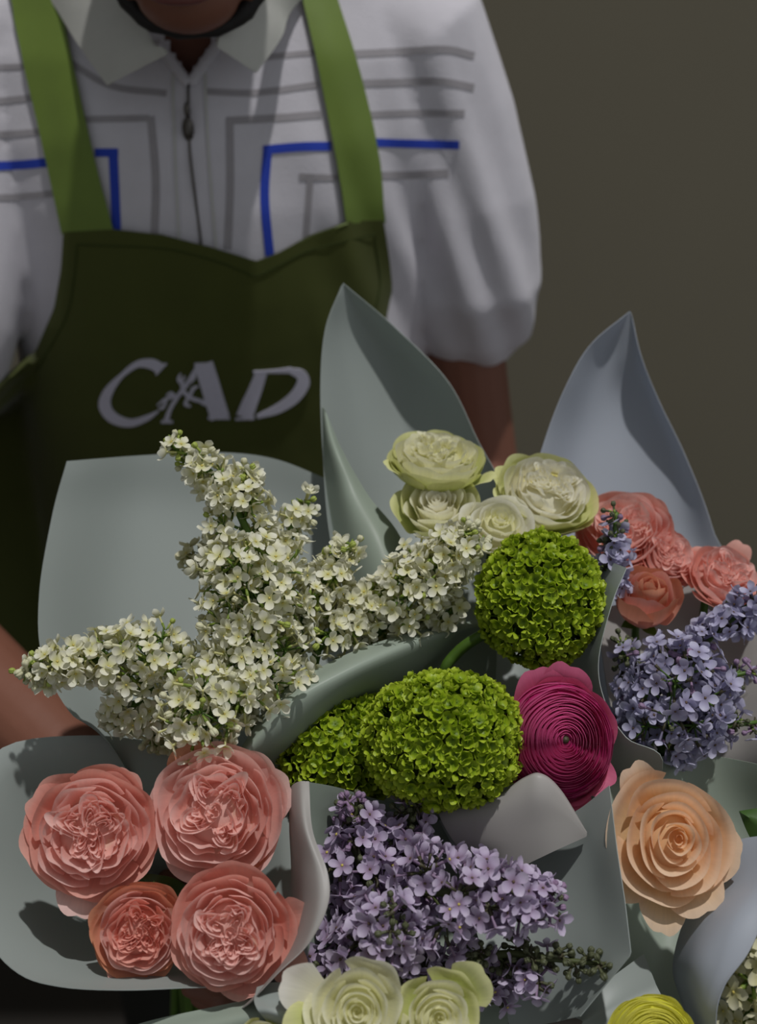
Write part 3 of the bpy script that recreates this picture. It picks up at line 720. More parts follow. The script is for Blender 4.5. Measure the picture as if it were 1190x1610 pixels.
def add_stem(root, base_local, target, rad=.0024, mtl='stem', bend=.02, name='stem'):
    inv = root.matrix_world.inverted(); a = Vector(base_local); b = inv @ target
    aw = root.matrix_world @ a; q = (aw + target) / 2 + Vector((0, .0, -.02))
    ctl = [a, a + Vector((0, 0, -.018)), inv @ q, b]
    m_ = MB(); m_.tube([crom(ctl, i / 16) for i in range(17)], rad, 8); return m_.build(name, M[mtl], root)

def sepals(root, Rr, n=5, mtl='sepal', zb=-.62):
    for k in range(n):
        a = 2 * math.pi * k / n
        def fn(u, v):
            w = .14 * math.sin(math.pi * min(1, v * .9 + .12)) * (u * 2 - 1); r = .08 + .55 * v; z = zb - .04 + .18 * v * v - .05 * v + .03 * abs(u * 2 - 1)
            return Vector((r * math.cos(a) - w * math.sin(a), r * math.sin(a) + w * math.cos(a), z)) * Rr
        V, Fc, U = grid_data(fn, 4, 8); ob('sepal', mesh_of('sepal', V, Fc, U), M[mtl], root)
    m_ = MB(); m_.ball((0, 0, (zb - .10) * Rr), (.12 * Rr, .12 * Rr, .14 * Rr)); m_.build('hip', M[mtl], root)

def bloom(name, label, cat, group, px, py, d, rad_px, ax, ay, style, mats, seed, target, spin=0, extra=None, stretch=1, drop=1, cofs=(0, 0), np_=23, wm=1):
    rnd = random.Random(seed); Rr = rad_px / F * d
    z_ = facing(ax, ay); x_ = (RIGHT - z_ * z_.dot(RIGHT)).normalized(); y_ = z_.cross(x_)
    root = empty(name, Matrix.Translation(P(px, py, d)) @ Matrix((x_, y_, z_)).transposed().to_4x4()); tag(root, label, cat, group)
    mi, mm, mo = [M[k] for k in mats]
    def pet(r, zt, th, w, m_, off=(0, 0), **kw):
        V, Fc, U = petal_data(Rr, r, zt, th, w, rnd=rnd, **kw)
        V = [Vector((v.x + off[0] * Rr, v.y * stretch + off[1] * Rr, v.z)) for v in V]
        ob('petal', mesh_of('petal', V, Fc, U), m_, root)
    ga = 2.399963
    def core(rx, top, m_, zc=-.3):
        V, Fc = [], []; n1, n2 = 24, 10
        for i in range(n2 + 1):
            q = i / n2 * math.pi / 2
            for j in range(n1): V.append(Vector((rx * math.cos(q) * math.cos(j / n1 * 6.2832), rx * math.cos(q) * math.sin(j / n1 * 6.2832) * stretch, zc + (top - zc) * math.sin(q))) * Rr)
        for i in range(n2):
            for j in range(n1): Fc.append((i * n1 + j, i * n1 + (j + 1) % n1, (i + 1) * n1 + (j + 1) % n1, (i + 1) * n1 + j))
        ob('flower_heart', mesh_of('flower_heart', V, Fc, [(0, .5)] * len(V)), m_, root)
    if style == 'garden':
        core(.52, .06, mi)
        nc = 4 + (seed % 2); a0 = rnd.uniform(0, 6); th = a0; cx_, cy_ = rnd.uniform(-.07, .07), rnd.uniform(-.07, .07)
        for k in range(5):
            t = k / 4; pet(.03 + .10 * t, .21 - .02 * t, th, 1.3 - .3 * t, mi, (cx_, cy_), ruf=.035, curl=.02, zb=.02, rb=.03 + .06 * t, nv=6); th += 2.3
        for c_ in range(nc):
            ca = a0 + 6.283 * c_ / nc + rnd.uniform(-.35, .35); cr = rnd.uniform(.17, .27); tw_ = rnd.uniform(-.5, .5); sz_ = rnd.uniform(.75, 1.15)
            o = (cx_ + cr * math.cos(ca), cy_ + cr * math.sin(ca))
            for k in range(5):                  # long folded petals nested inside each other, opening outwards
                t = k / 4; r = .035 + (.15 + rnd.uniform(-.01, .02)) * t
                V, Fc, U = petal_data(Rr, r, .21 - .05 * t + rnd.uniform(-.025, .025), rnd.uniform(-.4, .4) + (0 if k % 2 else .6), 1.9 - .4 * t, rnd=rnd, curl=.015 + .02 * t, ruf=.015 + .04 * t, nu=22, nv=7, round_=.10, zb=.02, rb=r * .7, notch=.05 * rnd.random())
                V2 = []
                for v in V:
                    x, y = v.x * 1.7 * sz_, (v.y + tw_ * v.x * .5) * .85 * sz_
                    V2.append(Vector((x * math.cos(ca) - y * math.sin(ca) + o[0] * Rr, x * math.sin(ca) + y * math.cos(ca) + o[1] * Rr, v.z)))
                ob('petal', mesh_of('petal', V2, Fc, U), mi, root)
        for k in range(12):                     # loose ruffles filling between the folds
            an = 2.4 * k + rnd.uniform(-.3, .3); q = rnd.uniform(.02, .16)
            pet(rnd.uniform(.14, .32), .19 + rnd.uniform(-.05, .02), an, rnd.uniform(.5, .9), mi, (cx_ + q * math.cos(an), cy_ + q * math.sin(an)), curl=.03, ruf=.07, nu=18, nv=7, round_=.1, zb=0, rb=.12, lean=rnd.uniform(-.5, .5))
        th = rnd.uniform(0, 6)
        for k in range(13):                     # ruffled middle
            t = k / 12; r = .42 + .22 * t
            pet(r, .20 - .14 * t + rnd.uniform(-.04, .03), th, .66 + rnd.uniform(-.1, .2), mi, curl=.02 + .07 * rnd.random(), ruf=.06, nu=20, nv=9, round_=.14, notch=.07 * rnd.random(), lean=rnd.uniform(-.3, .3), zb=-.25, rb=r * .7)
            th += ga + rnd.uniform(-.3, .3)
        for k in range(12):
            t = k / 11; r = .66 + .22 * t
            pet(r, .08 - .24 * drop * t + rnd.uniform(-.03, .03), th, .66 + rnd.uniform(0, .15), mm if t < .6 else mo, curl=.03 + .07 * t, ruf=.045, nu=20, nv=10, round_=.2, tipc=.12 * t, lean=rnd.uniform(-.2, .2), notch=.05 * rnd.random())
            th += ga + rnd.uniform(-.2, .2)
        for k in range(5):
            pet(.90, -.26 * drop, th, .72, mo, curl=(.09 + .05 * rnd.random()) * drop, ruf=.05, nu=20, nv=10, round_=.22, tipc=.2); th += ga
    elif style in ('classic', 'open'):
        th = rnd.uniform(0, 6); n = np_
        core(.45, .05, mi)
        for k in range(n):
            t = k / (n - 1); r = .045 + .83 * t ** 1.2
            zt = .30 - .04 * math.exp(-(t / .2) ** 2) - (.52 if style == 'classic' else .60) * drop * t ** 1.9
            pet(r, zt + rnd.uniform(-.02, .02), th, 1.7 - 1.0 * min(1, t * 1.15) * (2 - wm) + .05, mi if t < .45 else (mm if t < .8 else mo), curl=(.01 + .12 * t), ruf=.012 + .045 * t, nu=20, nv=12, round_=.18 + .1 * t, edge=.05 * t, tipc=.22 * t * (1 if t > .3 else 0), notch=-.02 * t, zb=(0 if t < .3 else -.3 if t < .6 else -.62), rb=(r * .8 if t < .6 else .05), lean=rnd.uniform(-.12, .12), off=(cofs[0] * (1 - t), cofs[1] * (1 - t)))
            th += ga + rnd.uniform(-.25, .25)
    elif style == 'ranunculus':
        th = rnd.uniform(0, 6); n = 88
        core(.93, .24, mi, -.45)
        for k in range(n):
            t = k / (n - 1); r = .09 + .82 * t ** .85
            zt = .34 - .04 * math.exp(-(t / .10) ** 2) - .62 * t ** 2.6
            pet(r, zt, th, 1.25 - .55 * t, mi if t < .92 else mm, curl=-.03 + .04 * t, ruf=.008 + .010 * t, nu=20, nv=6, round_=.10, notch=0, lean=rnd.uniform(-.2, .2), zb=zt - .16 - .25 * t, rb=r * (.96 - .1 * t), off=(cofs[0] * (1 - t), cofs[1] * (1 - t)))
            th += ga + rnd.uniform(-.15, .15)
        m_ = MB(); m_.ball((cofs[0] * Rr, cofs[1] * Rr, .20 * Rr), (.075 * Rr, .075 * Rr, .10 * Rr)); m_.build('flower_centre', M['dark_calyx'], root)['label'] = 'dark green centre'
        for k in range(5): pet(.90, -.28, th, .6, mo, curl=.08, ruf=.03, tipc=.15); th += ga
    elif style == 'bud':
        th = rnd.uniform(0, 6); core(.4, .3, mi)
        for k in range(16):
            t = k / 15; r = .10 + .58 * t ** .8
            pet(r, .55 - .28 * t, th, 1.5 - .6 * t, mi if t < .5 else (mm if t < .8 else mo), curl=-.10 + .14 * t * t, ruf=.02 + .04 * t, round_=.25, zb=(.1 if t < .4 else -.62), rb=(r * .8 if t < .4 else .05)); th += ga
    for e in (extra or []):                       # single wayward outer petals: angle, reach, drop, width
        pet(e[1] * .82, e[2], R(e[0]), e[3], M[e[4]] if len(e) > 4 else mo, curl=e[1] * .22, ruf=.04, tipc=.25, round_=.34, nu=16, nv=12)
    sepals(root, Rr, zb=-.62 if style != 'ranunculus' else -.5)
    add_stem(root, (0, 0, -.7 * Rr), target)
    return root

TA, TB, TV, TP, TR = P(300, 1440, .88), P(400, 1480, .86), P(660, 1500, .85), P(640, 1790, .74), P(940, 1500, .86)
TW = P(740, 1300, .86); TX = P(1040, 1500, .86)
rg = 'pink garden roses in the lower left wrap'
bloom('rose', 'blush pink ruffled rose, leftmost of the four in the lower left wrap, one petal drooping', 'rose', rg, 142, 1310, .625, 104, 8, 12, 'garden', ('pink', 'pink', 'coral'), 11, TA, .3, [(262, 1.18, -.30, .42, 'pink'), (150, 1.0, -.25, .5), (60, 1.0, -.3, .5)])
bloom('rose', 'largest pink rose of the lower left wrap, touching the white lilac above it', 'rose', rg, 338, 1278, .63, 110, -4, 14, 'garden', ('pink', 'pink', 'pink'), 14, TA, 1.4, [(120, 1.05, -.2, .5, 'rust'), (20, 1.05, -.3, .5), (300, 1.0, -.3, .5, 'rust')])
bloom('rose', 'smallest pink rose, lower left of the four, rust tinged outer petals', 'rose', rg, 216, 1468, .615, 76, 4, 6, 'garden', ('coral', 'pink', 'rust'), 17, TA, 2.2, [(250, 1.05, -.2, .5, 'coral'), (340, 1.0, -.3, .5)])
bloom('rose', 'pink rose at the lower right of the four, its petals reaching the curled paper flap', 'rose', rg, 360, 1468, .60, 98, -2, 6, 'garden', ('pink', 'pink', 'coral'), 21, TA, 4.1, [(330, 1.30, -.2, .34, 'coral'), (10, 1.25, -.2, .34, 'coral'), (285, 1.05, -.25, .6)])
wg = 'cream white spray roses at the top centre'
bloom('rose', 'topmost cream white rose, seen from its green tinged side', 'rose', wg, 688, 712, .77, 80, 4, 58, 'garden', ('cream', 'cream', 'creamout'), 32, TW, 0, drop=.3, extra= [(200, 1.0, -.1, .5), (330, 1.15, -.15, .4)])
bloom('rose', 'cream rose tucked under the topmost one, green outer petals at its left', 'rose', wg, 688, 796, .755, 74, -6, 46, 'classic', ('white', 'cream', 'creamout'), 33, TW, 1, drop=.35)
bloom('rose', 'open white rose with yellow heart just above the lime snowball flower', 'rose', wg, 785, 822, .735, 76, 6, 38, 'open', ('cream', 'white', 'white'), 35, TW, 2)
bloom('rose', 'cream white rose at the right of its cluster, leaning towards the coral roses', 'rose', wg, 864, 768, .765, 84, 14, 40, 'garden', ('white', 'white', 'creamout'), 36, TW, 1, drop=.4, extra= [(200, 1.05, -.1, .5), (160, 1.0, -.1, .5)])
pg = 'coral pink roses at the upper right'
bloom('rose', 'coral pink rose below the bluish pointed sheet, a dark lilac tip in front of it', 'rose', pg, 980, 828, .77, 80, -14, 36, 'garden', ('pink', 'pink', 'coral'), 41, TX, 0, drop=.5)
bloom('rose', 'pink rose wedged between two other coral roses at the upper right', 'rose', pg, 1056, 872, .762, 54, 20, 30, 'garden', ('pink', 'pink', 'coral'), 42, TX, 1)
bloom('rose', 'coral pink rose at the right edge of the picture', 'rose', pg, 1146, 900, .755, 66, 18, 42, 'garden', ('pink', 'pink', 'coral'), 43, TX, 2, [(60, 1.2, 0, .35)])
bloom('rose', 'half-closed salmon rose bud beneath the coral roses', 'rose', pg, 1018, 940, .735, 76, 4, 46, 'bud', ('rust', 'coral', 'rust'), 45, TX, 2)
bloom('rose', 'large peach rose at the right, wide open with a deep orange heart', 'rose', None, 1056, 1325, .62, 99, -6, 10, 'classic', ('peach', 'peach', 'peach'), 51, TX, 2.6, [(120, 1.12, -.25, .4), (262, 1.2, -.3, .4), (215, 1.1, -.3, .5), (300, 1.05, -.2, .6), (350, 1.05, -.3, .6)], stretch=1.14, cofs=(.10, .08), np_=20, wm=1.3)
bloom('ranunculus', 'magenta ranunculus of many thin layers beside the lime snowball flower', 'ranunculus', None, 886, 1168, .65, 97, 6, 8, 'ranunculus', ('magenta', 'magenta', 'rosy'), 61, TR, 0, [(110, 1.12, -.22, .55, 'rosy'), (80, 1.15, -.22, .5, 'rosy'), (285, 1.12, -.3, .35), (320, 1.05, -.3, .4)], stretch=1.06, cofs=(-.03, .06))
yg = 'cream roses along the bottom edge'
bloom('rose', 'cream rose with tight spiral heart at the bottom edge, left of its twin', 'rose', yg, 562, 1590, .565, 84, 0, 16, 'classic', ('cream', 'cream', 'cream'), 71, TP, 0, [(160, 1.45, -.1, .42, 'white'), (195, 1.35, -.15, .4, 'creamout')])
bloom('rose', 'cream rose at the bottom edge, right of the spiral hearted one, broad green tinged petal', 'rose', yg, 690, 1600, .57, 78, 6, 16, 'open', ('cream', 'cream', 'creamout'), 73, TP, 1, [(40, 1.25, -.1, .55, 'creamout')])
bloom('ranunculus', 'bright yellow flower at the bottom edge, cut off by the frame', 'ranunculus', None, 1030, 1640, .59, 74, 0, 18, 'ranunculus', ('yellow', 'yellow', 'yellow'), 75, P(1000, 1790, .72), 1)
bloom('rose', 'pale rose barely showing at the bottom edge left of the cream roses', 'rose', yg, 412, 1640, .575, 42, 0, 12, 'classic', ('cream', 'cream', 'creamout'), 77, TP, 1)

# ------------------------------------------------------------------ lilac
def floret_mesh(name, np_, size, cup, rnd, mats, wid=.62, tube=1.3, openn=1):
    b = MB()
    for k in range(np_):
        a0 = 2 * math.pi * k / np_ + rnd.uniform(-.1, .1); c_ = cup + rnd.uniform(-.15, .15); tw = rnd.uniform(-.15, .15)
        def fn(uu, v):
            u = uu * 2 - 1; w = wid * .60 * max(0, math.sin(math.pi * (.10 + .875 * v ** 1.35))) ** .62 * u
            rr = .10 + .92 * v * math.cos(c_ * .6 * v) - .10 * max(0, v - .75) * 4 * abs(c_); z = .92 * v * math.sin(c_ * v * .9) + .10 * u * u * v * (1 - v) * 4 - .10 * v * v + tw * u * v * .4 + .10 * v ** 4
            if openn < 1: rr = .10 + .5 * v * openn * 2; z = v * .8
            return Vector((rr * math.cos(a0) - w * math.sin(a0), rr * math.sin(a0) + w * math.cos(a0), z)) * size
        V, Fc, U = grid_data(fn, 4, 5); b.add(V, Fc, 0, None, U)
    b.ball((0, 0, .02 * size), (.11 * size, .11 * size, .06 * size), 1, 6, 4)
    b.tube([Vector((0, 0, 0)), Vector((0, 0, -tube * .7 * size))], [.12 * size, .09 * size], 6, 0, False)
    b.tube([Vector((0, 0, -tube * .65 * size)), Vector((0, 0, -tube * size)), Vector((0, 0, -tube * 1.25 * size))], [.15 * size, .13 * size, .05 * size], 6, 2)
    me = b.mesh(name)
    for m_ in mats: me.materials.append(M[m_])
    return me
def bud_mesh(name, size, mats, rnd, long=1.5):
    b = MB(); b.tube([Vector((0, 0, -long * size)), Vector((0, 0, -.3 * size))], [.12 * size, .16 * size], 6, 0, False)
    for k in range(4):
        a = math.pi / 2 * k + .3; b.ball((.13 * size * math.cos(a), .13 * size * math.sin(a), 0), (.22 * size, .22 * size, .34 * size), 0, 7, 5)
    b.tube([Vector((0, 0, -long * size * 1.3)), Vector((0, 0, -long * size * .75))], [.06 * size, .17 * size], 6, 1)
    me = b.mesh(name)
    for m_ in mats: me.materials.append(M[m_])
    return me
rr = random.Random(5)
FL = {
 'white': ([floret_mesh('floret', 4, .0062, c, rr, ('wlilac', 'throat', 'calyx')) for c in (.1, .35, .6, .9)] + [floret_mesh('floret', 5, .0061, .3, rr, ('wlilac', 'throat', 'calyx'), .5)], [bud_mesh('bud', .0062, ('wbud', 'calyx'), rr), bud_mesh('bud', .005, ('gbud', 'calyx'), rr, 1.1)]),
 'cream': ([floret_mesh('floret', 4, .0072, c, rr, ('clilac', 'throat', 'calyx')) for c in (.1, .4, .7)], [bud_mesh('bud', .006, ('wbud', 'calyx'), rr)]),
 'purple': ([floret_mesh('floret', 4, .0071, c, rr, ('plilac', 'dark_throat', 'dark_calyx')) for c in (.1, .35, .6)] + [floret_mesh('floret', 5, .0072, .3, rr, ('plilac', 'throat', 'dark_calyx'), .5)], [bud_mesh('bud', .0052, ('pbud', 'dark_calyx'), rr), bud_mesh('bud', .0050, ('dbud', 'dark_calyx'), rr, 1)]),
 'blue': ([floret_mesh('floret', 4, .0070, c, rr, ('blilac', 'dark_throat', 'dark_calyx')) for c in (.1, .35, .6)], [bud_mesh('bud', .0052, ('pbud', 'dark_calyx'), rr), bud_mesh('bud', .0045, ('dbud', 'calyx'), rr, 1)]),
}
def put_parts(root, name, items, stuffname, cap=100):
    """items: (mesh, matrix in the root's frame); the ones nearest the viewer as parts, the rest as one mesh"""
    mw = root.matrix_world
    items = sorted(items, key=lambda it: ((mw @ it[1].translation) - CAM).dot(FWD) - .006 * (mw @ it[1]).to_3x3().col[2].dot(-FWD))
    for me, mt in items[:cap]: ob(name, me, None, root, mt)
    if len(items) > cap:
        b = MB(); ms = []
        for me, mt in items[cap:]:
            mi = []
            for m_ in me.materials:
                if m_ not in ms: ms.append(m_)
                mi.append(ms.index(m_))
            ul = me.uv_layers[0].data; uv = [(0, 0)] * len(me.vertices)
            for l in me.loops: uv[l.vertex_index] = tuple(ul[l.index].uv)
            b.add([v.co for v in me.vertices], [tuple(p.vertices) for p in me.polygons], [mi[p.material_index] for p in me.polygons], mt, uv)
        o = b.build(stuffname, ms, root); o['kind'] = 'stuff'

def panicle(label, group, pts, rad, n, kind, seed, target=None, budtip=.25, shape='cone', stemmat='stem', greenbud=.3, jitter=.25, name='lilac', budall=0):
    """a lilac truss along pts [(px, py, d)] from its base to its tip; rad in metres"""
    n = int(n * (1.2 if kind in ('purple', 'blue') else 1.5)); rnd = random.Random(seed); fl, bu = FL[kind]; W_ = [P(*p) for p in pts]; root = empty(name, Matrix.Translation(W_[0])); tag(root, label, 'lilac', group)
    L_ = [p - W_[0] for p in W_]; br = MB(); rs = .0022
    br.tube([crom(L_, i / 14) for i in range(15)], [rs * (1.1 - .6 * i / 14) for i in range(15)], 7)
    fi, bi = [], []
    clusters = max(6, n // 9); per = n / clusters; ga = 2.4; an = rnd.uniform(0, 6)
    for c in range(clusters):
        t = (c + .5) / clusters; t = t ** .85; pos = crom(L_, t); tan = (crom(L_, min(1, t + .03)) - crom(L_, max(0, t - .03))).normalized()
        if shape == 'cone': rl = rad * (1.05 - .72 * t) * (min(1, .55 + t * 2.5))
        elif shape == 'ball': rl = rad * math.sqrt(max(.12, 1 - (2 * t - 1) ** 2 * .9))
        else: rl = rad * (1.0 - .35 * t)
        rl *= rnd.uniform(.85, 1.15); an += ga + rnd.uniform(-.3, .3)
        a = tan.orthogonal().normalized(); b_ = tan.cross(a); out = (a * math.cos(an) + b_ * math.sin(an)); bdir = (out + tan * (.35 + .3 * t)).normalized()
        cc = pos + bdir * rl * .55; br.tube([pos - tan * .004, pos + bdir * rl * .3, cc], [.0010, .0008, .0007], 5)
        m_ = max(3, int(per * (1.25 - .5 * t))); crr = max(.0065, min(rl * .62, rad * .62))
        for q in range(m_):
            ph = 2.4 * q + rnd.random(); ct = 1 - 1.35 * (q + .5) / m_; st = math.sqrt(max(0, 1 - ct * ct))
            ca = bdir.orthogonal().normalized(); cb = bdir.cross(ca)
            dr = (bdir * ct + ca * st * math.cos(ph) + cb * st * math.sin(ph)).normalized()
            loc = cc + dr * crr * rnd.uniform(.75, 1.15); dd = (dr + Vector((rnd.uniform(-1, 1), rnd.uniform(-1, 1), rnd.uniform(-1, 1))) * jitter).normalized()
            mt = axis_matrix(loc, dd, rnd.uniform(0, 6.28)) @ Matrix.Scale(rnd.uniform(.85, 1.12), 4)
            br.tube([cc, loc - dd * .007], .0005, 4, 0, False)
            if rnd.random() < (budall if budall else (max(0, (t - (1 - budtip)) / budtip) * .95 + .06)):
                k = 1 if rnd.random() < greenbud else 0; bi.append((bu[min(k, len(bu) - 1)], mt))
            else: fi.append((rnd.choice(fl), mt))
    br.build('stem', M[stemmat], root)
    if target is not None:
        m2_ = MB(); m2_.tube([Vector((0, 0, 0)), (target - W_[0]) * .5 + Vector((0, .01, 0)), target - W_[0]], .0026, 7); m2_.build('stalk', M[stemmat], root)
    put_parts(root, 'floret', fi, 'florets'); put_parts(root, 'bud', bi, 'buds'); return root

gw = 'white lilac trusses in the upper left wrap'
panicle('white lilac sprig standing highest, its tip in front of the apron below the letters', gw, [(395, 850, .70), (372, 800, .70), (335, 745, .705), (268, 700, .71)], .021, 78, 'white', 101, TB, .3, greenbud=.5)
panicle('short side sprig of white lilac at the right of the highest one', gw, [(360, 800, .70), (375, 775, .698), (392, 742, .70)], .014, 30, 'white', 102, None, .2)
panicle('white lilac in the shade low behind the highest sprig', gw, [(400, 890, .73), (360, 880, .73), (300, 875, .735)], .018, 36, 'cream', 103, TB, .1)  # darker cream florets: shade put into the petal colour
panicle('small upright white lilac sprig right of the highest one', gw, [(430, 880, .72), (455, 835, .715), (485, 790, .715)], .013, 34, 'white', 104, TB, .3)
panicle('main mound of white lilac in the centre of the upper left wrap', gw, [(400, 1010, .69), (395, 950, .68), (400, 880, .685)], .031, 170, 'white', 105, TB, .05, 'ball')
panicle('white lilac mound below the main one, partly hidden by the folded paper lip', gw, [(470, 1060, .695), (420, 1050, .68), (370, 1020, .67)], .030, 150, 'white', 106, TB, .05, 'ball')
panicle('long white lilac truss reaching furthest left over the sheet edge', gw, [(300, 1040, .68), (220, 1035, .672), (130, 1040, .67), (45, 1055, .668)], .021, 140, 'white', 107, TB, .15)
panicle('drooping white lilac sprig under the long left truss', gw, [(240, 1080, .685), (210, 1110, .685), (180, 1140, .69)], .016, 38, 'white', 108, None, .2)
panicle('dense white lilac truss just above the pink roses', gw, [(400, 1090, .67), (345, 1110, .655), (290, 1130, .655)], .024, 110, 'white', 109, TB, .1, 'ball')
panicle('shaded white lilac sprig between the left truss and the pink roses', gw, [(330, 1150, .70), (280, 1150, .70), (235, 1160, .70)], .014, 34, 'cream', 110, TB, .5)  # cream petals darken this white sprig as shade would
panicle('white lilac truss with green buds right of the main mound', gw, [(480, 970, .70), (510, 910, .70), (550, 855, .70)], .019, 70, 'white', 111, TB, .45, greenbud=.6)
panicle('white lilac truss lying against the curled greenish sheet', gw, [(500, 1020, .70), (545, 975, .70), (600, 930, .705)], .021, 90, 'white', 112, TB, .15)
panicle('white lilac truss leaning on the lime snowball flower below the white roses', gw, [(610, 960, .71), (665, 915, .70), (745, 840, .70)], .027, 140, 'white', 113, TB, .15)
panicle('low strip of white lilac along the top of the folded paper lip', gw, [(580, 990, .72), (640, 975, .715), (720, 960, .71)], .014, 46, 'white', 114, TB, .05)
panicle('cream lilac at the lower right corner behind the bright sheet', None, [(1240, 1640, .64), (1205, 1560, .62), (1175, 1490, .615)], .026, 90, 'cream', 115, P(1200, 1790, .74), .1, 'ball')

gp = 'purple lilac trusses in the lower centre wrap'
panicle('shaded purple lilac truss rising to the green snowball flower, dark buds at its top', gp, [(590, 1420, .65), (560, 1340, .65), (560, 1262, .645)], .024, 92, 'purple', 201, TP, .35, stemmat='wood')
panicle('purple lilac truss at the right of the dark budded one, half in shade', gp, [(620, 1400, .655), (640, 1330, .65), (650, 1265, .65)], .019, 60, 'purple', 202, TP, .45, stemmat='wood', greenbud=.8)
panicle('purple lilac head facing the viewer with dark buds in its middle', gp, [(600, 1500, .64), (605, 1470, .62), (622, 1450, .597)], .030, 130, 'purple', 203, TP, .2, stemmat='wood', greenbud=.9)
panicle('plump purple lilac truss pointing right, tipped with grey buds', gp, [(640, 1400, .63), (720, 1405, .615), (800, 1412, .61), (868, 1416, .61)], .026, 130, 'purple', 204, TP, .25, stemmat='wood', greenbud=.3)
panicle('sparse lilac spike of dark unopened buds at the lower centre, pointing right', gp, [(700, 1520, .63), (790, 1500, .62), (870, 1508, .615), (950, 1516, .61)], .0105, 80, 'purple', 205, TP, .9, shape='cone', stemmat='wood', greenbud=1, budall=.97)
panicle('small purple lilac sprig hanging below the dark bud spike', gp, [(790, 1500, .625), (820, 1525, .62), (850, 1550, .615)], .008, 14, 'purple', 206, None, .3, stemmat='wood')
panicle('purple lilac truss low behind the cream roses', gp, [(640, 1540, .64), (720, 1540, .635), (800, 1555, .63)], .022, 70, 'purple', 207, TP, .35, stemmat='wood', greenbud=.7)
panicle('purple lilac at the left of its bunch beside the curled paper flap', gp, [(580, 1500, .65), (530, 1500, .64), (490, 1530, .635)], .022, 56, 'purple', 208, TP, .1, stemmat='wood')
panicle('dim purple lilac in the gap between the shaded truss and the facing head', gp, [(640, 1440, .665), (580, 1420, .66), (510, 1400, .655)], .022, 70, 'purple', 209, TP, .1, stemmat='wood')

gb = 'bluish lilac trusses at the right'
panicle('bluish lilac truss pointing up to the right edge below the coral rose', gb, [(1060, 1080, 0.725), (1100, 1020, 0.720), (1150, 975, 0.720), (1200, 930, 0.720)], .018, 74, 'blue', 301, TX, .35, stemmat='stem')
panicle('main bluish lilac truss at the right, between the salmon bud and the peach rose', gb, [(1040, 1180, 0.715), (1055, 1110, 0.705), (1080, 1040, 0.705)], .030, 150, 'blue', 302, TX, .1, 'ball')
panicle('green budded lilac sprig left of the main bluish truss', gb, [(1020, 1130, 0.725), (1000, 1080, 0.720), (975, 1010, 0.720)], .017, 60, 'blue', 303, TX, .8, stemmat='stem', greenbud=.8)
panicle('bluish lilac sprig pointing right, above the lowest one, small dark buds at its end', gb, [(1080, 1100, 0.715), (1130, 1070, 0.710), (1185, 1055, 0.710)], .013, 34, 'blue', 304, None, .5, greenbud=.6)
panicle('lowest bluish lilac sprig pointing right above the peach rose', gb, [(1040, 1180, 0.715), (1110, 1150, 0.705), (1190, 1135, 0.705)], .014, 44, 'blue', 305, TX, .5, greenbud=.6)
panicle('thin dark budded lilac tip standing in front of the coral rose', gb, [(960, 925, 0.735), (960, 875, 0.725), (970, 805, 0.725)], .010, 60, 'blue', 306, None, .85, greenbud=.85, shape='cone')

# ------------------------------------------------------------------ viburnum
rv = random.Random(9)
VF = []
for c in (.5, .9, 1.2, 1.5): VF.append(floret_mesh('floret', 5, .0042, c, rv, ('vib', 'vib', 'vib'), .72, .8))
def snowball(label, px, py, d, rx, ry, seed, target, n=520, sz=1.0):
    rnd = random.Random(seed); c = P(px, py, d); root = empty('viburnum', axis_matrix(c, facing(0, 8))); tag(root, label, 'viburnum', 'lime snowball flowers')
    ax, ay, az = rx / F * d, ry / F * d, (rx + ry) / 2 / F * d * .85
    lumps = [(Vector((rnd.gauss(0, 1), rnd.gauss(0, 1), rnd.gauss(0, 1))).normalized()) for _ in range(80)]
    def rad(dr):
        m_ = max(dr.dot(l) for l in lumps); return .90 + .11 * min(1, max(0, (m_ - .93) / .07)) ** .6
    b = MB(); b.ball((0, 0, 0), (1, 1, 1), 0, 36, 24); b.v = [Vector((v.x * ax, v.y * ay, v.z * az)) * .84 * rad(v.normalized()) for v in b.v]
    b.build('core', M['vibcore'], root); it = []
    for i in range(n):
        z = 1 - 2 * (i + .5) / n; r = math.sqrt(1 - z * z); a = i * 2.399963 + rnd.uniform(-.1, .1)
        dr = Vector((r * math.cos(a), r * math.sin(a), z + rnd.uniform(-.04, .04))).normalized(); k = rad(dr) * rnd.uniform(.94, 1.03)
        loc = Vector((dr.x * ax, dr.y * ay, dr.z * az)) * k
        near = max(lumps, key=lambda l: l.dot(dr)); dd = (dr * 1.0 + (dr - near) * 1.4 + Vector((rnd.gauss(0, 1), rnd.gauss(0, 1), rnd.gauss(0, 1))) * .28).normalized()
        it.append((rnd.choice(VF), axis_matrix(loc, dd, rnd.uniform(0, 6)) @ Matrix.Scale(rnd.uniform(.8, 1.15) * sz, 4)))
    put_parts(root, 'floret', it, 'florets'); return root
def vstem(root, pts, rad=.0032):
    inv = root.matrix_world.inverted(); W_ = [inv @ P(*p) for p in pts]; m_ = MB(); m_.tube([crom(W_, i / 20) for i in range(21)], rad, 10); m_.build('stem', M['stem'], root)
s = snowball('round lime snowball flower below the white roses, its green stem curving down left', 848, 942, .70, 95, 102, 401, TR, 680)
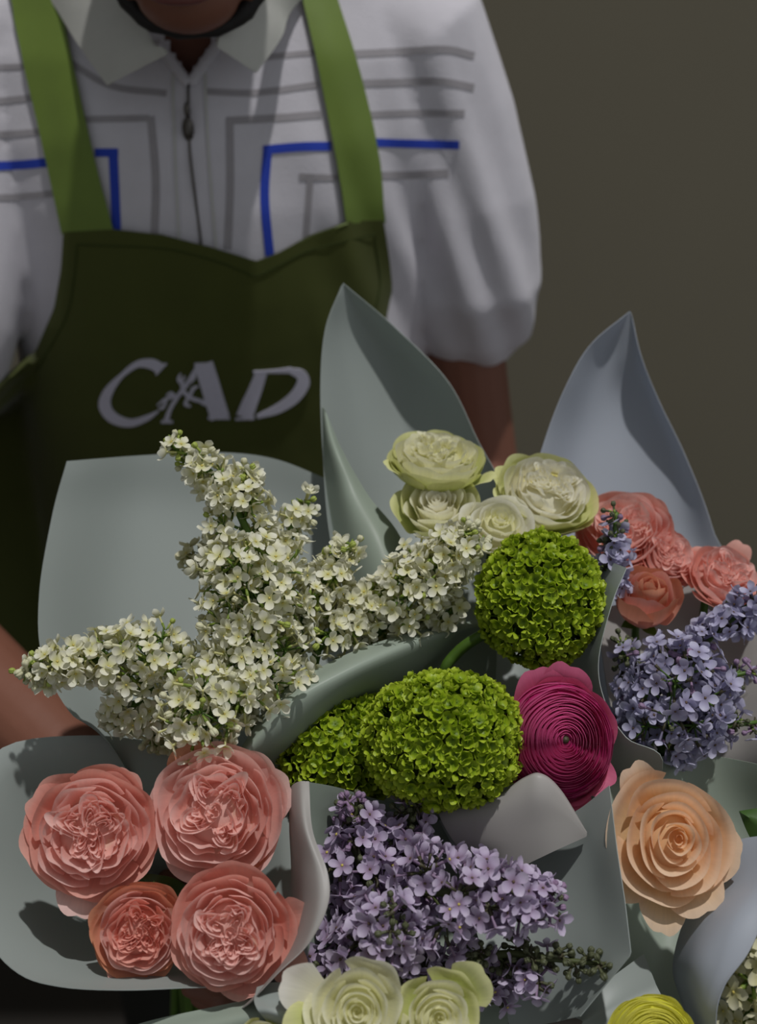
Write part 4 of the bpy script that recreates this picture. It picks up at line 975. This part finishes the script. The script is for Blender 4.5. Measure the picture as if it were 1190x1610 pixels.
vstem(s, [(800, 985, .70), (755, 1000, .705), (715, 1030, .71), (695, 1070, .715), (680, 1200, .76), (660, 1500, .85)])
s = snowball('largest lime snowball flower, left of the magenta ranunculus', 700, 1160, .655, 121, 106, 402, TV, 860, 1.02)
vstem(s, [(690, 1200, .69), (680, 1300, .74), (665, 1500, .85)])
s = snowball('shaded green snowball flower half hidden behind the largest one, below the paper lip', 535, 1180, .695, 98, 92, 403, TV, 600)
vstem(s, [(550, 1220, .72), (600, 1350, .78), (655, 1500, .85)])

# leaves
def leaf(label, a, b, width, bendv, m='leaf'):
    A, B = P(*a), P(*b); L_ = B - A; s = L_.cross(-FWD).normalized()
    def fn(u, v):
        w = width * math.sin(math.pi * v ** .8) * (u * 2 - 1); return A + L_ * v + s * w - FWD * (bendv * math.sin(math.pi * v) - abs(u * 2 - 1) * width * .3)
    V, Fc, U = grid_data(fn, 8, 16); o = ob('leaf', mesh_of('leaf', V, Fc, U), M[m]); solid(o, .0004); tag(o, label, 'leaf')
leaf('dark green leaf at the right edge beside the peach rose', (1240, 1320, .66), (1165, 1278, .665), .011, .004)
leaf('dark leaf between the pink roses of the lower left wrap', (300, 1420, .66), (215, 1375, .645), .008, .004)

# stem bundles held in the hands
def bundle(label, tops, grip, seed):
    rnd = random.Random(seed); b = MB()
    for i in range(9):
        a = 2 * math.pi * i / 9; o_ = Vector((math.cos(a) * .010, math.sin(a) * .010, 0)) * (0 if i == 0 else 1)
        b.tube([grip + o_ + Vector((0, 0, .05)), grip + o_, grip + o_ * 1.6 + Vector((rnd.uniform(-.01, .01), rnd.uniform(-.01, .01), -.16))], .0034, 7)
    root = empty('stem_bundle', Matrix.Translation(grip)); tag(root, label, 'stem bundle')
    b.v = [v - grip for v in b.v]; b.build('stems', M['stem'], root)
    t = MB(); t.tube([Vector((0, 0, -.02)), Vector((0, 0, .03))], [.0155, .0155], 18); t.build('tape', M['tape'], root)
bundle('bound stems under the lower left wrap, held in the left-hand fist', None, TA, 1)
bundle('bound stems under the green snowball flowers, held in the right-hand fist', None, TW, 2)
